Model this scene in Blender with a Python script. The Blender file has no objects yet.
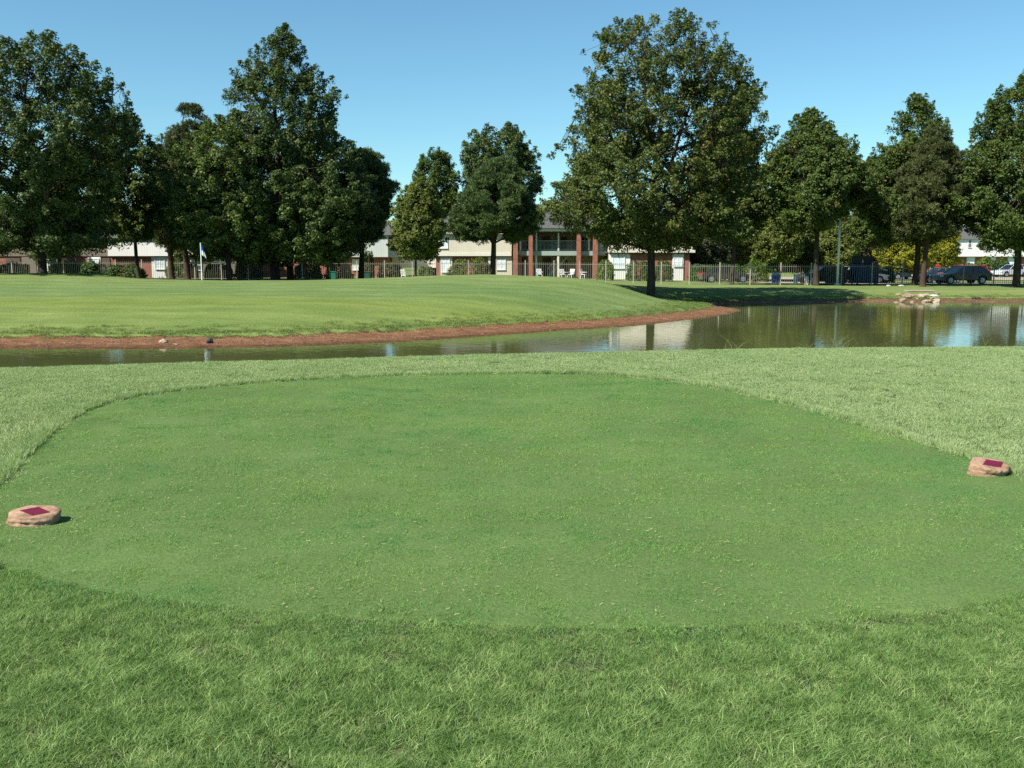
import bpy, math, random
import numpy as np
from math import radians as R, sin, cos, pi, tan, atan2
from mathutils import Vector, Matrix, noise as mnoise

# ------------------------------------------------------------------ camera, light, exposure
SC = bpy.context.scene
COL = SC.collection
F = 950.0; CX, CY, HOR = 512.0, 384.0, 256.0; CAMZ = 1.7
PITCH = math.atan((CY - HOR) / F)
cam = bpy.data.objects.new('camera', bpy.data.cameras.new('camera'))
COL.objects.link(cam); SC.camera = cam
cam.location = (0, 0, CAMZ); cam.rotation_euler = (pi / 2 - PITCH, 0, 0)
cam.data.sensor_width = 36; cam.data.lens = 36 * F / 1024; cam.data.clip_start = 0.05; cam.data.clip_end = 6000
SUN_DIR = Vector((-0.80, -0.60, 0)).normalized(); SUN_EL = R(47)          # where the sun stands
world = bpy.data.worlds.new('World'); SC.world = world; world.use_nodes = True
wn = world.node_tree.nodes; wl = world.node_tree.links
sky = wn.new('ShaderNodeTexSky'); sky.sky_type = 'NISHITA'; sky.sun_disc = False
sky.sun_elevation = SUN_EL; sky.sun_rotation = atan2(SUN_DIR.x, SUN_DIR.y)
sky.altitude = 150; sky.air_density = 1.0; sky.dust_density = 0.1; sky.ozone_density = 1.2
smx = wn.new('ShaderNodeMix'); smx.data_type = 'RGBA'; smx.blend_type = 'MULTIPLY'; smx.inputs[0].default_value = 1; smx.inputs[7].default_value = (.50, .75, .79, 1)
wl.new(sky.outputs[0], smx.inputs[6]); wl.new(smx.outputs[2], wn['Background'].inputs[0]); wn['Background'].inputs[1].default_value = 0.085
sl = bpy.data.lights.new('sun', 'SUN'); sl.energy = 4.2; sl.angle = R(0.53); sl.color = (1, 0.95, 0.84)
so = bpy.data.objects.new('sun', sl); COL.objects.link(so); so.location = (-60, -30, 80)
sv = Vector((SUN_DIR.x * cos(SUN_EL), SUN_DIR.y * cos(SUN_EL), sin(SUN_EL)))
so.rotation_euler = sv.to_track_quat('Z', 'Y').to_euler()
SC.view_settings.view_transform = 'Standard'; SC.view_settings.look = 'None'
SC.view_settings.exposure = 1.1; SC.view_settings.gamma = 1.0; SC.view_settings.use_curve_mapping = False
SC.render.engine = 'CYCLES'
SC.cycles.use_denoising = False
SC.cycles.max_bounces = 6; SC.cycles.diffuse_bounces = 3; SC.cycles.glossy_bounces = 3
SC.cycles.transmission_bounces = 3; SC.cycles.transparent_max_bounces = 4
SC.cycles.caustics_reflective = False; SC.cycles.caustics_refractive = False

rng = np.random.default_rng(7); random.seed(7)

# ------------------------------------------------------------------ photo measurements -> metres
def W(px, py, Y):
    """point seen at pixel (px,py) standing Y metres ahead"""
    u = (px - CX) / F; v = (CY - py) / F
    t = Y / (cos(PITCH) + v * sin(PITCH))
    return Vector((u * t, Y, CAMZ + t * (-sin(PITCH) + v * cos(PITCH))))
def G(px, py, z=0.0):
    """point seen at pixel (px,py) lying at height z"""
    u = (px - CX) / F; v = (CY - py) / F
    t = (z - CAMZ) / (-sin(PITCH) + v * cos(PITCH))
    return (u * t, t * (cos(PITCH) + v * sin(PITCH)))

# ------------------------------------------------------------------ tagging
def tag(o, label=None, cat=None, group=None, kind=None):
    if label: o['label'] = label
    if cat: o['category'] = cat
    if group: o['group'] = group
    if kind: o['kind'] = kind
    return o
def empty(name, loc, rz=0, label=None, cat=None, group=None):
    o = bpy.data.objects.new(name, None); COL.objects.link(o)
    o.empty_display_size = 0.3; o.location = loc; o.rotation_euler = (0, 0, rz)
    return tag(o, label, cat, group)
def copy_tree(o, parent=None):
    c = o.copy(); COL.objects.link(c); c.parent = parent
    for ch in list(o.children): copy_tree(ch, c)
    return c

# ------------------------------------------------------------------ mesh builder
class MB:
    def __init__(s): s.v = []; s.f = []; s.m = []
    def add(s, vs, fs, mi=0):
        n = len(s.v); s.v += [tuple(v) for v in vs]; s.f += [tuple(n + i for i in f) for f in fs]; s.m += [mi] * len(fs); return s
    def box(s, x0, x1, y0, y1, z0, z1, mi=0):
        return s.add([(x0,y0,z0),(x1,y0,z0),(x1,y1,z0),(x0,y1,z0),(x0,y0,z1),(x1,y0,z1),(x1,y1,z1),(x0,y1,z1)],
                     [(3,2,1,0),(4,5,6,7),(0,1,5,4),(1,2,6,5),(2,3,7,6),(3,0,4,7)], mi)
    def bar(s, p, q, w, h=None, mi=0):
        p = Vector(p); q = Vector(q); h = h or w; d = (q - p).normalized()
        up = Vector((0,0,1)) if abs(d.z) < .95 else Vector((0,1,0))
        a = d.cross(up).normalized() * w / 2; b = a.cross(d).normalized() * h / 2
        return s.add([p-a-b,p+a-b,p+a+b,p-a+b,q-a-b,q+a-b,q+a+b,q-a+b],
                     [(3,2,1,0),(4,5,6,7),(0,1,5,4),(1,2,6,5),(2,3,7,6),(3,0,4,7)], mi)
    def tube(s, pts, rad, n=8, cap=True, mi=0):
        pts = [Vector(p) for p in pts]; rad = rad if hasattr(rad, '__len__') else [rad] * len(pts)
        vs = []; ref = Vector((1, 0.13, 0.05))
        for i, p in enumerate(pts):
            d = (pts[min(i+1, len(pts)-1)] - pts[max(i-1, 0)]).normalized()
            a = d.cross(ref)
            if a.length < .1: a = d.cross(Vector((0,1,0)))
            a.normalize(); b = d.cross(a)
            vs += [p + (a * cos(2*pi*k/n) + b * sin(2*pi*k/n)) * rad[i] for k in range(n)]
        fs = []
        for i in range(len(pts)-1):
            for k in range(n):
                fs.append((i*n+k, i*n+(k+1) % n, (i+1)*n+(k+1) % n, (i+1)*n+k))
        if cap: fs += [tuple(range(n))[::-1], tuple((len(pts)-1)*n + k for k in range(n))]
        return s.add(vs, fs, mi)
    def prism(s, poly, y0, y1, mi=0):
        """polygon in x,z pushed along y"""
        n = len(poly)
        return s.add([(x, y0, z) for x, z in poly] + [(x, y1, z) for x, z in poly],
                     [tuple(range(n)), tuple(range(n, 2*n))[::-1]] + [((k+1) % n, k, n+k, n+(k+1) % n) for k in range(n)], mi)
    def build(s, name, mats, parent=None, smooth=False, bevel=0, loc=None):
        me = bpy.data.meshes.new(name); me.from_pydata([tuple(v) for v in s.v], [], s.f)
        for m in (mats if isinstance(mats, (list, tuple)) else [mats]): me.materials.append(m)
        me.polygons.foreach_set('material_index', s.m)
        if smooth: me.polygons.foreach_set('use_smooth', [True] * len(me.polygons))
        me.update()
        o = bpy.data.objects.new(name, me); COL.objects.link(o)
        if parent: o.parent = parent
        if loc: o.location = loc
        if bevel:
            b = o.modifiers.new('bevel', 'BEVEL'); b.width = bevel; b.segments = 2; b.limit_method = 'ANGLE'; b.angle_limit = R(35)
        return o
def np_mesh(name, V, Q, mat, parent=None, attrs=None, smooth=False):
    """V (n,3), Q (m,k) faces, fast"""
    me = bpy.data.meshes.new(name); k = Q.shape[1]
    me.vertices.add(len(V)); me.vertices.foreach_set('co', V.astype(np.float32).ravel())
    me.loops.add(Q.size); me.loops.foreach_set('vertex_index', Q.astype(np.int32).ravel())
    me.polygons.add(len(Q)); me.polygons.foreach_set('loop_start', np.arange(0, Q.size, k, dtype=np.int32))
    if smooth: me.polygons.foreach_set('use_smooth', np.ones(len(Q), dtype=bool))
    me.update(calc_edges=True)
    for an, arr in (attrs or {}).items():
        a = me.attributes.new(an, 'FLOAT', 'POINT'); a.data.foreach_set('value', arr.astype(np.float32))
    if mat: me.materials.append(mat)
    o = bpy.data.objects.new(name, me); COL.objects.link(o)
    if parent: o.parent = parent
    return o

# ------------------------------------------------------------------ materials
class NT:
    def __init__(s, name):
        s.m = bpy.data.materials.new(name); s.m.use_nodes = True; s.t = s.m.node_tree; s.n = s.t.nodes; s.l = s.t.links
        s.p = s.n['Principled BSDF']; s.out = s.n['Material Output']
    def node(s, t, **kw):
        n = s.n.new(t)
        for k, v in kw.items():
            if k in n.inputs.keys() if isinstance(k, str) else False: n.inputs[k].default_value = v
            else: setattr(n, k, v)
        return n
    def link(s, a, b): s.l.new(a, b)
    def pos(s): return s.node('ShaderNodeNewGeometry').outputs['Position']
    def objc(s): return s.node('ShaderNodeTexCoord').outputs['Object']
    def noise(s, vec, scale, detail=4, rough=.55, stretch=None, out='Fac'):
        if stretch:
            mp = s.node('ShaderNodeMapping'); mp.inputs['Scale'].default_value = stretch; s.link(vec, mp.inputs[0]); vec = mp.outputs[0]
        n = s.node('ShaderNodeTexNoise'); n.inputs['Scale'].default_value = scale; n.inputs['Detail'].default_value = detail
        n.inputs['Roughness'].default_value = rough; s.link(vec, n.inputs['Vector']); return n.outputs[out]
    def ramp(s, fac, stops):
        r = s.node('ShaderNodeValToRGB'); e = r.color_ramp.elements
        while len(e) < len(stops): e.new(0.5)
        for el, (p, c) in zip(e, stops):
            el.position = p; el.color = (c[0], c[1], c[2], 1) if hasattr(c, '__len__') else (c, c, c, 1)
        s.link(fac, r.inputs[0]); return r.outputs[0]
    def mix(s, fac, a, b, mode='MIX'):
        m = s.node('ShaderNodeMix'); m.data_type = 'RGBA'; m.blend_type = mode
        for v, i in ((fac, 0), (a, 6), (b, 7)):
            if hasattr(v, 'is_linked') or hasattr(v, 'links'): s.link(v, m.inputs[i])
            elif i == 0: m.inputs[0].default_value = v
            else: m.inputs[i].default_value = (v[0], v[1], v[2], 1) if hasattr(v, '__len__') else (v, v, v, 1)
        return m.outputs[2]
    def math(s, op, a, b=None, c=None):
        m = s.node('ShaderNodeMath'); m.operation = op
        for i, v in enumerate((a, b, c)):
            if v is None: continue
            if hasattr(v, 'links'): s.link(v, m.inputs[i])
            else: m.inputs[i].default_value = v
        return m.outputs[0]
    def attr(s, name):
        a = s.node('ShaderNodeAttribute'); a.attribute_name = name; return a.outputs['Fac']
    def bump(s, h, strength=.5, dist=.02):
        b = s.node('ShaderNodeBump'); b.inputs['Strength'].default_value = strength; b.inputs['Distance'].default_value = dist
        s.link(h, b.inputs['Height']); s.link(b.outputs[0], s.p.inputs['Normal']); return b
    def base(s, c, rough=.8, spec=.3):
        if hasattr(c, 'links'): s.link(c, s.p.inputs['Base Color'])
        else: s.p.inputs['Base Color'].default_value = (*c, 1)
        s.p.inputs['Roughness'].default_value = rough; s.p.inputs['Specular IOR Level'].default_value = spec
        return s

def leafy(name, dark, light, trans=.34, patch=None, rough=.5, spec=.25, world_scale=None, rnd=False, dry=None, dry_amt=.06):
    """thin leaves or blades: diffuse + a little gloss + light through the leaf; tint = leaf's own hue"""
    t = NT(name); f = t.attr('tint')
    if rnd:
        oi = t.node('ShaderNodeObjectInfo'); f = t.math('MULTIPLY_ADD', oi.outputs['Random'], .35, t.math('MULTIPLY', f, .65))
    c = t.ramp(f, [(0, dark), (1, light)])
    if dry:
        c = t.mix(t.math('GREATER_THAN', f, 1 - dry_amt), c, dry)
    if world_scale:
        n = t.noise(t.pos(), world_scale, 3); n2 = t.ramp(n, [(.35, patch[0]), (.65, patch[1])])
        c = t.mix(1.0, c, n2, 'MULTIPLY')
    if name == 'tee_blades':      # bluer grass strains in drifts, drier yellow ones between
        c = t.mix(1.0, c, t.ramp(t.noise(t.pos(), .75, 4, .6, (.6, 1.3, 1)), [(.36, (.50, .80, .86)), (.46, (.92, 1.0, .95)), (.60, (1.0, 1.0, 1.0)), (.72, (1.22, 1.08, 1.0))]), 'MULTIPLY')
    t.base(c, rough, spec)
    tr = t.node('ShaderNodeBsdfTranslucent'); t.link(t.mix(1.0, c, (1.15, 1.25, .6), 'MULTIPLY'), tr.inputs[0])
    ms = t.node('ShaderNodeMixShader'); ms.inputs[0].default_value = trans
    t.link(t.p.outputs[0], ms.inputs[1]); t.link(tr.outputs[0], ms.inputs[2]); t.link(ms.outputs[0], t.out.inputs[0])
    return t.m
def paint(name, c, rough=.5, var=.12, scale=1.5, bump=0, spec=.4, streak=False):
    t = NT(name); v = t.objc()
    n = t.noise(v, scale, 5, .6, (1, 1, .25) if streak else None)
    t.base(t.mix(n, tuple(x * (1 - var) for x in c), tuple(min(1, x * (1 + var)) for x in c)), rough, spec)
    if bump: t.bump(t.noise(v, 40, 3), bump, .01)
    return t.m
M = {}
M['siding'] = None
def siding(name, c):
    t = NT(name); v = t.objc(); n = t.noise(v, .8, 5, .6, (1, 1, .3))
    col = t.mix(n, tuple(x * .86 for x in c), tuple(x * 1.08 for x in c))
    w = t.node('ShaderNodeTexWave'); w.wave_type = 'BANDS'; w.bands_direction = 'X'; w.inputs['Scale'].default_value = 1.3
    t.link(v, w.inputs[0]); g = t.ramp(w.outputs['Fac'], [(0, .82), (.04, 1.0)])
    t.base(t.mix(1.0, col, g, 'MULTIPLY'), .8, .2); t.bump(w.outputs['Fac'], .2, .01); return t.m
M['siding'] = siding('painted_siding', (.60, .56, .46))
M['siding_grey'] = siding('grey_siding', (.50, .54, .52))
M['siding_white'] = siding('white_siding', (.72, .72, .70))
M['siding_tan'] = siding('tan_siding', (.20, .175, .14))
def brick(name, a, b, sc=4.0):
    t = NT(name); v = t.objc()
    mp = t.node('ShaderNodeMapping'); mp.inputs['Rotation'].default_value = (R(90), 0, 0); t.link(v, mp.inputs[0])
    k = t.node('ShaderNodeTexBrick'); k.inputs['Color1'].default_value = (*a, 1); k.inputs['Color2'].default_value = (*b, 1)
    k.inputs['Mortar'].default_value = (.28, .22, .19, 1); k.inputs['Scale'].default_value = sc; k.inputs['Mortar Size'].default_value = .012
    t.link(mp.outputs[0], k.inputs[0]); n = t.noise(v, 2.0, 4)
    t.base(t.mix(1.0, k.outputs[0], t.ramp(n, [(.3, .8), (.7, 1.12)]), 'MULTIPLY'), .85, .2); return t.m
M['brick'] = brick('red_brick', (.25, .085, .058), (.32, .125, .085))
M['trim'] = paint('cream_trim', (.62, .60, .52), .6, .08)
M['green_trim'] = paint('grey_green_paint', (.28, .34, .30), .6, .1)
M['white_trim'] = paint('white_trim', (.78, .78, .74), .6, .06)
M['painted_shade'] = paint('painted_shade', (.07, .06, .05), .8, .2)  # dark tone stands in for the shade under overhangs and in the drain mouth
M['door'] = paint('brown_door', (.10, .07, .05), .6, .2)
M['porch_wall'] = paint('porch_wall', (.42, .37, .28), .8, .1)
t = NT('roof_shingle'); v = t.objc(); n = t.noise(v, 9, 6, .7, (1, 1, 3)); t.base(t.ramp(n, [(.3, (.060, .062, .060)), (.7, (.125, .125, .12))]), .9, .15); t.bump(n, .6, .03); M['roof'] = t.m
t = NT('window_glass'); n = t.noise(t.objc(), 1.2, 2); t.base(t.ramp(n, [(.4, (.03, .04, .05)), (.65, (.16, .19, .22))]), .08, .7); M['glass'] = t.m
M['blind'] = paint('window_blind', (.60, .68, .74), .5, .1, 6)
t = NT('bark_grey'); v = t.objc(); n = t.noise(v, 5, 6, .65, (3, 3, .6)); t.base(t.ramp(n, [(.3, (.022, .017, .013)), (.7, (.085, .068, .052))]), .95, .1); t.bump(n, .9, .04); M['bark'] = t.m
t = NT('bark_pine'); v = t.objc(); n = t.noise(v, 6, 6, .65, (3, 3, .8)); t.base(t.ramp(n, [(.3, (.03, .018, .012)), (.7, (.11, .075, .055))]), .95, .1); t.bump(n, .9, .04); M['pine_bark'] = t.m
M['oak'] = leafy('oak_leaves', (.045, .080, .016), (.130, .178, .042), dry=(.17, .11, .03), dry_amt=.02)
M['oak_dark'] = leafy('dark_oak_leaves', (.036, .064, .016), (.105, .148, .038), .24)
M['gum'] = leafy('sweetgum_leaves', (.055, .090, .020), (.16, .21, .055), .36)
M['light'] = leafy('light_tree_leaves', (.080, .110, .022), (.20, .23, .06), .38)
M['main'] = leafy('main_oak_leaves', (.044, .070, .014), (.135, .165, .038), .30, dry=(.20, .13, .035), dry_amt=.035)
M['yellow'] = leafy('yellow_leaves', (.13, .17, .02), (.38, .34, .03), .35)
M['greygreen'] = leafy('grey_green_leaves', (.045, .055, .030), (.11, .12, .065), .25)
M['pine'] = leafy('pine_needles', (.040, .075, .024), (.125, .180, .056), .15)
M['pine_olive'] = leafy('olive_pine_needles', (.040, .058, .018), (.125, .145, .048), .15)
M['hedge'] = leafy('hedge_leaves', (.020, .055, .012), (.075, .13, .025), .25)
M['hedge_light'] = leafy('light_hedge_leaves', (.045, .090, .014), (.16, .22, .035), .3)
M['fence'] = paint('bronze_fence_paint', (.19, .18, .15), .5, .15)
M['fence_post'] = paint('fence_post_paint', (.36, .33, .27), .55, .15)
M['metal'] = paint('grey_metal', (.50, .52, .52), .4, .08)
M['white'] = paint('white_plastic', (.78, .78, .76), .45, .04)
M['tyre'] = paint('tyre_rubber', (.02, .02, .02), .85, .1)
t = NT('wheel_rim'); t.base((.5, .5, .52), .3, .5); t.p.inputs['Metallic'].default_value = .8; M['rim'] = t.m
t = NT('car_glass'); t.base((.015, .02, .022), .04, .9); M['cglass'] = t.m
t = NT('head_lamp'); t.base((.7, .7, .7), .1, .8); M['lamp'] = t.m
t = NT('tail_lamp'); t.base((.35, .01, .01), .15, .6); M['tail'] = t.m
def carpaint(name, c):
    t = NT(name); t.base(c, .25, .5); t.p.inputs['Coat Weight'].default_value = .6; t.p.inputs['Coat Roughness'].default_value = .05; return t.m

# ------------------------------------------------------------------ terrain shape
WZ = -1.2
shore_px = [(-900,356),(-500,352),(-200,350),(0,349),(100,349.3),(200,348.8),(260,347.6),(300,346.5),(400,342),(480,336.5),(560,330.5),(610,327.5),(650,324.5),(700,318.5),(728,314.3),(741,311),(738,308.6),(722,306.8),(710,305.9),(722,304.9),(740,304.4),(770,303.4),(800,302.8),(850,302.2),(900,302.2),(950,302),(1024,302.3),(1150,302.5),(1300,304)]
LAND = [G(x, y, WZ) for x, y in shore_px]
LAND += [(70, 45), (85, 20), (90, -60), (3500, -60), (3500, 3500), (-3500, 3500), (-3500, 25), (-120, 27)]
LAND = np.array(LAND)
def sdist(X, Y):
    P = LAND; n = len(P); d = np.full(X.shape, 1e9); ins = np.zeros(X.shape, bool)
    for i in range(n):
        ax, ay = P[i]; bx, by = P[(i+1) % n]; dx, dy = bx-ax, by-ay
        t = np.clip(((X-ax)*dx + (Y-ay)*dy) / (dx*dx+dy*dy+1e-12), 0, 1)
        d = np.minimum(d, np.hypot(X-ax-t*dx, Y-ay-t*dy))
        c = (ay > Y) != (by > Y); xi = ax + (Y-ay) / ((by-ay) if by != ay else 1e-9) * dx
        ins ^= c & (X < xi)
    return np.where(ins, d, -d)
ctl = [(-300,300,None,45,-.2)]
C = []
def cp(px, py, Y): p = W(px, py, Y); C.append((p.x, p.y, p.z))
for a in [(-150,273,58.5),(0,273,58),(60,273,58),(100,273.5,58),(140,279.5,60),(200,280.5,62),(300,280.8,62),(390,278.5,61),(440,275.5,58),(480,274,57),(560,277,54),(600,280.2,54),(622,284,54),(651,291,56),(690,298,52),(715,305,49.5),
          (-150,300,42),(50,302,40),(250,302,40),(400,300,42),(520,296,44),(600,298,46),(0,322,33.5),(150,322,33.5),(300,321,34),(450,312,37),(600,310,40),
          (651,287,62),(700,290,64),(760,292,64.5),(820,290,65),(900,291,65),(1000,290,65),(1100,290,65),
          (700,285,74),(800,285.2,74),(900,285,74),(1000,284.5,74),(1150,284.5,74)]: cp(*a)
for x, y, z in [(-60,80,-.3),(-40,80,-.32),(-25,82,-.38),(-10,80,-.4),(0,80,-.4),(8,78,-.45),(-60,110,-.5),(0,110,-.45),(0,95,-.45),(10,95,-.45),(-30,95,-.4),(30,82,-.72),(40,82,-.72),(20,82,-.65),(25,105,-1.05),(45,105,-1.05),(45,130,-1.25),(70,130,-1.3),(20,140,-1.0),(0,160,-.8),(-80,160,-.6),(90,160,-1.3),(150,80,-1),(-150,80,-.4),(-150,40,-.3),(0,400,-1),(-400,300,-1),(400,300,-1.5)]:
    C.append((x, y, z))
C = np.array(C)
def _phi(r): return r
A_ = _phi(np.hypot(C[:,0:1]-C[:,0], C[:,1:2]-C[:,1])); n_ = len(C)
A2 = np.zeros((n_+1, n_+1)); A2[:n_, :n_] = A_ - np.eye(n_) * .15; A2[n_, :n_] = A2[:n_, n_] = 1
wgt = np.linalg.solve(A2, np.append(C[:,2], 0))
def target(X, Y):
    z = np.full(X.shape, wgt[n_])
    for i in range(n_): z = z + wgt[i] * np.hypot(X-C[i,0], Y-C[i,1])
    return z
ed = np.array([G(x, y, 0) for x, y in [(-700,382),(-300,374),(0,369.5),(100,366.5),(200,363.5),(300,361),(400,358),(512,355),(600,353),(700,351),(800,349.5),(900,348.5),(1024,347.5),(1300,346),(1800,345)]])
def edgeY(X): return np.interp(X, ed[:,0], ed[:,1])
def sm(t): t = np.clip(t, 0, 1); return t*t*(3-2*t)
def wob(X, Y, s=1.0, k=0):
    return (np.sin(X*1.3*s+k)*np.cos(Y*1.7*s+1.3+k) + .6*np.sin(X*2.9*s+Y*1.1*s+2+k) + .4*np.cos(Y*4.3*s-X*2.1*s+k)) / 2
def height(X, Y):
    X = np.asarray(X, float); Y = np.asarray(Y, float)
    s = sdist(X, Y); s2 = s + wob(X, Y, 1.1) * .12 * np.clip(1-abs(s)/4, 0, 1)
    T = target(X, Y)
    bw = np.interp(Y, [30, 45, 52, 58], [2.5, 2.1, 1.5, 1.3]) * np.interp(X, [-60, 200], [1.05, .95])
    bank = WZ + .15 * np.clip(s2/bw, 0, 1)**.8 + .11 * sm((s2-bw+.05) / .25)
    land = bank + (np.maximum(T, WZ + .32) - bank) * sm((s2 - bw + .1) / 6.0)
    far = np.where(s2 > 0, land, WZ + np.maximum(s2 * .3, -.9)) + .02 * wob(X, Y, .45, 3) * sm(s2 / 4)
    e = Y - edgeY(X); near = np.where(e < 0, 0, -.5 * (np.sqrt(e*e+.12) - .346)); near = np.maximum(near, WZ - .9)
    roll = .02 * wob(X, Y, .35) * sm((-e) / 3 + .3) * (1 - sm((8.5 - np.hypot(X-0.3, Y-8.5)) / 3))
    w = sm((Y - 23) / 2.5)
    w = np.where(X > 80, sm((X-80)/10) * 1.0 + (1 - sm((X-80)/10)) * w, w)
    return near * (1-w) + far * w + roll * (1-w), s - bw + .55, e
def hz(x, y): return float(height(np.array([x]), np.array([y]))[0][0])

def axis(fine0, fine1, step, far, grow=1.18):
    a = list(np.arange(fine0, fine1, step)); st = step; v = a[-1]
    while v < far: st *= grow; v += st; a.append(v)
    st = step; v = a[0]; b = []
    while v > -far: st *= grow; v -= st; b.append(v)
    return np.array(b[::-1] + a)
gx = axis(-48, 62, .33, 1500); gy1 = axis(11, 72, .22, 2500)
GX, GY = np.meshgrid(gx, gy1)
Z, S, E = height(GX, GY)
V = np.stack([GX, GY, Z], -1).reshape(-1, 3); nr, nc = GX.shape
ii = (np.arange(nr-1)[:, None] * nc + np.arange(nc-1)[None]).ravel()
Q = np.stack([ii, ii+1, ii+nc+1, ii+nc], -1)
t = NT('ground_grass_and_soil'); P = t.pos()
sh = t.attr('shore'); near = t.attr('nearside')
n_big = t.noise(P, .12, 4); n_mid = t.noise(P, .9, 5, .6, (.5, 1.6, 1)); n_fine = t.noise(P, 14, 4, .7); n_fib = t.noise(P, 45, 3, .7)
g = t.ramp(n_mid, [(.3, (.118, .165, .050)), (.7, (.182, .225, .085))])
sep = t.node('ShaderNodeSeparateXYZ'); t.link(P, sep.inputs[0])
# mowing: the green is shorter and bluer, the apron in front yellower
band = t.ramp(t.math('ADD', t.math('DIVIDE', t.math('SUBTRACT', sep.outputs[1], 30), 40), t.math('MULTIPLY', t.math('SUBTRACT', n_big, .5), .25)),
              [(.0, (1, 1.02, .95)), (.16, (.98, 1.0, .85)), (.27, (1.16, 1.10, .85)), (.36, (.88, .96, .98)), (.55, (.96, 1.0, 1.0)), (.7, (1.05, 1.04, 1.0))])
g = t.mix(1.0, g, band, 'MULTIPLY')
mw = t.node('ShaderNodeTexWave'); mw.bands_direction = 'Y'; mw.inputs['Scale'].default_value = .16; mw.inputs['Distortion'].default_value = 2.0; mw.inputs['Detail Scale'].default_value = .3
t.link(P, mw.inputs[0]); g = t.mix(1.0, g, t.ramp(mw.outputs['Fac'], [(.3, (.94, .95, .94)), (.7, (1.05, 1.04, 1.0))]), 'MULTIPLY')
g = t.mix(1.0, g, t.ramp(n_big, [(.35, (.88, .94, .85)), (.65, (1.1, 1.06, 1.05))]), 'MULTIPLY')
g = t.mix(1.0, g, t.ramp(n_fine, [(.25, .66), (.75, 1.28)]), 'MULTIPLY')
cut = t.math('ADD', t.math('DIVIDE', sep.outputs[1], 100.), t.math('MULTIPLY', t.math('SUBTRACT', t.noise(P, .16, 2), .5), .035))
g = t.mix(1.0, g, t.ramp(cut, [(.395, (1,1,1)), (.402, (.78, .84, .72)), (.412, (.90, .95, .95)), (.50, (.96, .98, 1.0))]), 'MULTIPLY')
soil = t.ramp(t.noise(P, 2.2, 7, .7, (1, 1.8, 1)), [(.25, (.065, .036, .020)), (.45, (.17, .085, .044)), (.6, (.26, .135, .070)), (.78, (.36, .24, .15))])
wet = t.ramp(t.math('ADD', t.math('MULTIPLY_ADD', sh, .4, .75), t.math('MULTIPLY', t.math('SUBTRACT', t.noise(P, 1.5, 4), .5), .25)), [(.05, .55), (.4, 1.0)])
soil = t.mix(1.0, soil, wet, 'MULTIPLY')
soil = t.mix(1.0, soil, t.ramp(t.math('DIVIDE', sep.outputs[1], 100.), [(.50, (1,1,1)), (.56, (.75, .95, 1.05))]), 'MULTIPLY')
edge = t.math('ADD', sh, t.math('MULTIPLY', t.math('SUBTRACT', t.noise(P, 1.6, 5, .7), .5), .9))
mk = t.ramp(edge, [(.50, 0), (.60, 1)])
out = t.mix(mk, soil, g); out = t.mix(near, out, t.ramp(n_fine, [(.3, (.05, .075, .025)), (.7, (.12, .155, .06))]))
soilh = t.math('MULTIPLY', t.math('SUBTRACT', 1.0, mk), t.math('MULTIPLY', t.noise(P, 2.2, 6, .7), 5.0))
t.base(out, .95, .1)
hh = t.math('ADD', t.math('ADD', t.math('MULTIPLY', n_fine, .7), t.math('MULTIPLY', n_fib, .3)), soilh); t.bump(hh, .9, .06); M['ground'] = t.m
ground = np_mesh('ground', V, Q, M['ground'], attrs={'shore': np.clip(S, -2, 5).ravel(), 'nearside': ((GY < 23.5) & (GX < 80)).astype(float).ravel()}, smooth=True)
tag(ground, kind='structure')

# pond water
t = NT('pond_water'); P = t.pos()
t.base(t.ramp(t.noise(P, .25, 3), [(.3, (.060, .072, .025)), (.7, (.085, .094, .034))]), .035, .5)
t.p.inputs['IOR'].default_value = 1.34
nn = t.math('ADD', t.noise(P, 3.2, 3, .5, (.7, 1.3, 1)), t.math('MULTIPLY', t.noise(P, .5, 2), .8))
t.bump(nn, .10, .035); M['water'] = t.m
pw = MB().add([(-160,14,WZ),(100,14,WZ),(100,75,WZ),(-160,75,WZ)], [(0,1,2,3)]).build('pond_water', M['water']); tag(pw, kind='structure')

# ------------------------------------------------------------------ tee
tee_px = [(0,488),(25,458),(60,425),(100,405),(140,396.5),(200,388),(300,380),(400,376),(500,374),(580,374),(640,378),(700,385.5),(760,397.5),(830,416),(900,437),(965,457),(1030,478),(1110,520),(1120,560),(1024,602),(850,622),(700,630),(512,630),(300,618),(150,602),(60,586),(0,570),(-80,550),(-90,520)]
tee0 = [G(x, y, 0) for x, y in tee_px]
def chaikin(p, n=3):
    for _ in range(n):
        q = []
        for i in range(len(p)):
            a, b = p[i], p[(i+1) % len(p)]
            q += [(a[0]*.75+b[0]*.25, a[1]*.75+b[1]*.25), (a[0]*.25+b[0]*.75, a[1]*.25+b[1]*.75)]
        p = q
    return p
TEE = np.array(chaikin(tee0, 2))
def in_poly(P, X, Y):
    ins = np.zeros(X.shape, bool); d = np.full(X.shape, 1e9); n = len(P)
    for i in range(n):
        ax, ay = P[i]; bx, by = P[(i+1) % n]; dx, dy = bx-ax, by-ay
        t_ = np.clip(((X-ax)*dx + (Y-ay)*dy) / (dx*dx+dy*dy+1e-12), 0, 1); d = np.minimum(d, np.hypot(X-ax-t_*dx, Y-ay-t_*dy))
        c = (ay > Y) != (by > Y); xi = ax + (Y-ay) / ((by-ay) if by != ay else 1e-9) * dx; ins ^= c & (X < xi)
    return np.where(ins, d, -d)
t = NT('tee_turf'); P = t.pos(); nf = t.noise(P, 60, 4, .7); nb = t.noise(P, .7, 4)
g = t.ramp(nf, [(.3, (.055, .105, .028)), (.7, (.130, .190, .062))]); t.base(t.mix(1.0, g, t.ramp(nb, [(.3, .85), (.7, 1.12)]), 'MULTIPLY'), .9, .1); t.bump(nf, .8, .01)
M['tee'] = t.m
b = MB(); zt = .006
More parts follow.
